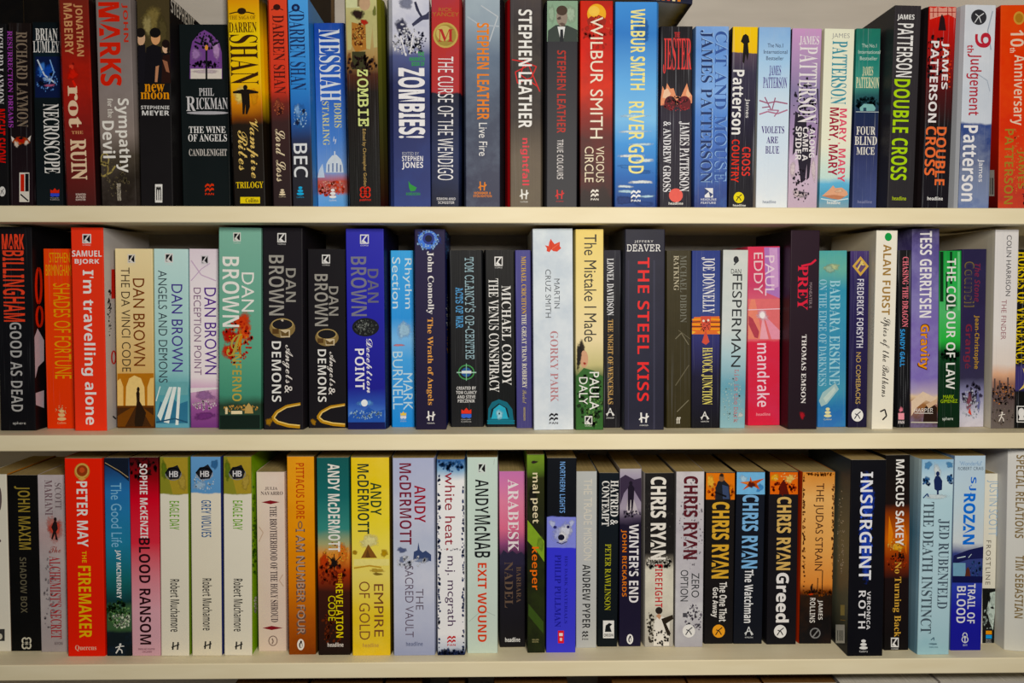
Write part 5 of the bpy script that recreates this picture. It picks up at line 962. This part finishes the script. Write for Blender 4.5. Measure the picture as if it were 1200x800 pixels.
GROUPS = {1: 'paperbacks on the top shelf', 2: 'paperbacks on the middle shelf', 3: 'books on the bottom shelf'}
rng = random.Random(7)
for i, ((row, crop, label, quad, base, items, kw), p) in enumerate(zip(BOOKS, PLACED)):
    xs, y0, sx, sy = CROP[row]
    a = math.atan(p['m'])
    w = (p['xr'] - p['xl']) * math.cos(a)
    d, zb = p['d'], SHELF[row] + 0.0002
    h = p['H'] / math.cos(a) - w / 2 * abs(math.sin(a)) - 0.0002
    root = empty('book', ((p['xl'] + p['xr']) / 2, d, zb + w / 2 * abs(math.sin(a))), label, 'book', GROUPS[row])
    root.rotation_euler = (0, a, 0)
    O0, ca, sa = Vector(root.location), math.cos(a), math.sin(a)
    dep = min(kw.get('dep', 0.111 if h < 0.188 else 0.129), BACK - 0.004 - d)

    def to(px, py):
        q = on_y(xs[crop] + px * sx, y0 + py * sy, d) - O0
        s, t = q.x * ca - q.z * sa, q.x * sa + q.z * ca
        return (max(-w / 2 + .0002, min(w / 2 - .0002, s)), max(.0002, min(h - .0002, t)))

    mid = (quad[0] + quad[1] + quad[3] + quad[4]) / 4

    def raw_v(y):
        q = on_y(xs[crop] + mid * sx, y0 + y * sy, d) - O0
        return max(0, min(1, (q.x * sa + q.z * ca) / h))

    mk = dict(mottle=kw.get('mottle', 0), mcol=kw.get('mcol'), mscale=kw.get('mscale', 30.0), rough=kw.get('rough', .42))
    mat = spine_mat('printed_card', stops_of(base, raw_v), i, crease=kw.get('crease', 0), **mk)
    fmat = spine_mat('printed_cover', stops_of(kw['fc'], raw_v), i + .5) if 'fc' in kw else mat
    bmat = spine_mat('printed_cover', stops_of(kw['bc'], raw_v), i + .7) if 'bc' in kw else mat
    rnd = kw.get('round', 0)
    spine, cov, front = assemble(root, w, h, dep, mat, fmat, bmat, kw.get('pages', 'c8b078'), rnd, bool(rnd),
                                 (0 if 'bci' in kw or rnd else p['gap'][0], 0 if 'fci' in kw or rnd else p['gap'][1]))
    mbs = {}
    items = sorted(items, key=lambda it: it[0] != 'spine_picture')
    draw(mbs, items, to, rng, lambda s, t, l: (s, front(s) - 0.00006 - l * 0.00001 - (.0004 if rnd else 0), t))
    for role in ROLE_ORDER:
        if role in mbs:
            mbs[role].build(role, spine)
    for key, nm, sgn in (('fci', 'front_cover', 1), ('bci', 'back_cover', -1)):
        if key in kw:
            def to_c(px, py):
                X = O0.x + sgn * w / 2 * ca
                for _ in range(3):
                    q = on_x(xs[crop] + px * sx, y0 + py * sy, X)
                    X = O0.x + sgn * w / 2 * ca + (q.z - O0.z) * sa
                return (max(.0015, min(dep - .001, q.y - d)), max(.001, min(h - .001, (q.z - O0.z) / ca)))
            mbs = {}
            draw(mbs, kw[key], to_c, rng, lambda s, t, l: (sgn * (w / 2 + 0.00003 + l * 0.000004), s, t))
            for role, mb in mbs.items():
                mb.build('cover_picture' if role == 'spine_picture' else 'cover_lettering', cov[nm])

# ------------------------------------------------------------------ a book lying across the tops of the tall ones
rg = next(p for p, bk in zip(PLACED, BOOKS) if bk[2].startswith('wide bright blue'))
cx_, cz_ = rg['xr'] + rg['m'] * rg['H'], SHELF[1] + rg['H'] + 0.0005
xr = on_y(812, 5, 0.016).x
hh, ww = 0.215, 0.034
tilt = 0.075                                       # it slopes down to the right, from the tallest book under it to the blue one
for p in PLACED:
    if p['row'] == 1 and xr - hh < p['xl'] and p['xr'] < rg['xl'] + .001 and p['H'] > 0.18:
        x = p['xr'] + p['m'] * p['H']
        tilt = max(tilt, (p['H'] + SHELF[1] + .0009 - cz_) / (cx_ - x))
ang = math.atan(tilt)
along = Vector((math.cos(ang), 0, -math.sin(ang)))
base_ = Vector((cx_, 0.019, cz_)) - along * (hh - (xr - cx_) / math.cos(ang))
lying = empty('book', base_ + Vector((math.sin(ang), 0, math.cos(ang))) * ww / 2, 'dark navy book lying flat across the tops of the upright books, top shelf', 'book')
lying.rotation_euler = (0, math.pi / 2 + ang, 0)
nav = spine_mat('printed_card', [(0, '1a1e34')], 300)
pale = spine_mat('printed_cover', [(0, '8a8470'), (.75, 'b0a890'), (.92, 'ccc4ac'), (.97, '8a7830'), (.985, '181820')], 301)
spine, cov, front = assemble(lying, ww, hh, 0.135, nav, pale, nav, 'c8b078')
mb = MB()
for k in range(9):
    c = ('e88a30', 'f0e0b0', 'e04830')[k % 3]
    z0 = hh - .012 - k * .0052
    mb.add([(ww / 2 - .010, -.0001, z0), (ww / 2 - .0014, -.0001, z0), (ww / 2 - .0014, -.0001, z0 - .003), (ww / 2 - .010, -.0001, z0 - .003)], [(0, 1, 2, 3)], ink(c))
mb.build('title_lettering', spine)

# ------------------------------------------------------------------ the tops of the books one shelf further down
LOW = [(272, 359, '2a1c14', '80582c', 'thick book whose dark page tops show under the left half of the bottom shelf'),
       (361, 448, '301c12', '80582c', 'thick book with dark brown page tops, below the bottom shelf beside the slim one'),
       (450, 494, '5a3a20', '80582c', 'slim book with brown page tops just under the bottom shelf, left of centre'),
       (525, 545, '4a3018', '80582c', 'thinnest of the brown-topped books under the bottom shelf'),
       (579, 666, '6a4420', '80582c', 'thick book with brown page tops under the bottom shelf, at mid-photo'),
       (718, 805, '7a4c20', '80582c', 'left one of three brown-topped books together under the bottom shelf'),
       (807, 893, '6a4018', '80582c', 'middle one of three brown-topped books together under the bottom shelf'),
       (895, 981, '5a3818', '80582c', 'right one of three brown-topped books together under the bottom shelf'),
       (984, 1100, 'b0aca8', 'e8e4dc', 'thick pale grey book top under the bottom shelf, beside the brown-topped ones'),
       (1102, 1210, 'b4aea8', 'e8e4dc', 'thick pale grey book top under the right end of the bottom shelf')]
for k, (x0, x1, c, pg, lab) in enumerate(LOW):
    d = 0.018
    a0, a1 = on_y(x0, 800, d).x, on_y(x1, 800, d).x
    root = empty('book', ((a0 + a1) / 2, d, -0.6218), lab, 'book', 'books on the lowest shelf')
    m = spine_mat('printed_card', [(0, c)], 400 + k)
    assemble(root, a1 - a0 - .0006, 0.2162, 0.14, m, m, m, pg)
# ------------------------------------------------------------------ dark books standing face-out at the back of the top shelf
for k, (x0, dp, hgt, c, lab) in enumerate([
        (-.655, .122, .262, '0c0c0e', 'black book standing face-out at the back, behind the short black paperbacks of the top shelf'),
        (-.5327, .1275, .262, '0e0c0c', 'black book standing face-out at the back, behind the maroon and greyish brown paperbacks'),
        (-.302, .118, .258, '2c241c', 'dark brown book standing face-out at the back, above the short blue paperback')]):
    root = empty('book', (x0, .189, SHELF[1] + .0002), lab, 'book', 'books at the back of the top shelf')
    root.rotation_euler = (0, 0, -math.pi / 2)
    m = spine_mat('printed_card', [(0, c)], 500 + k, mottle=.3, mcol='1c1814')
    assemble(root, .026, hgt, dp, m, m, m, '806848')
print('objects', len(bpy.data.objects), 'materials', len(bpy.data.materials))
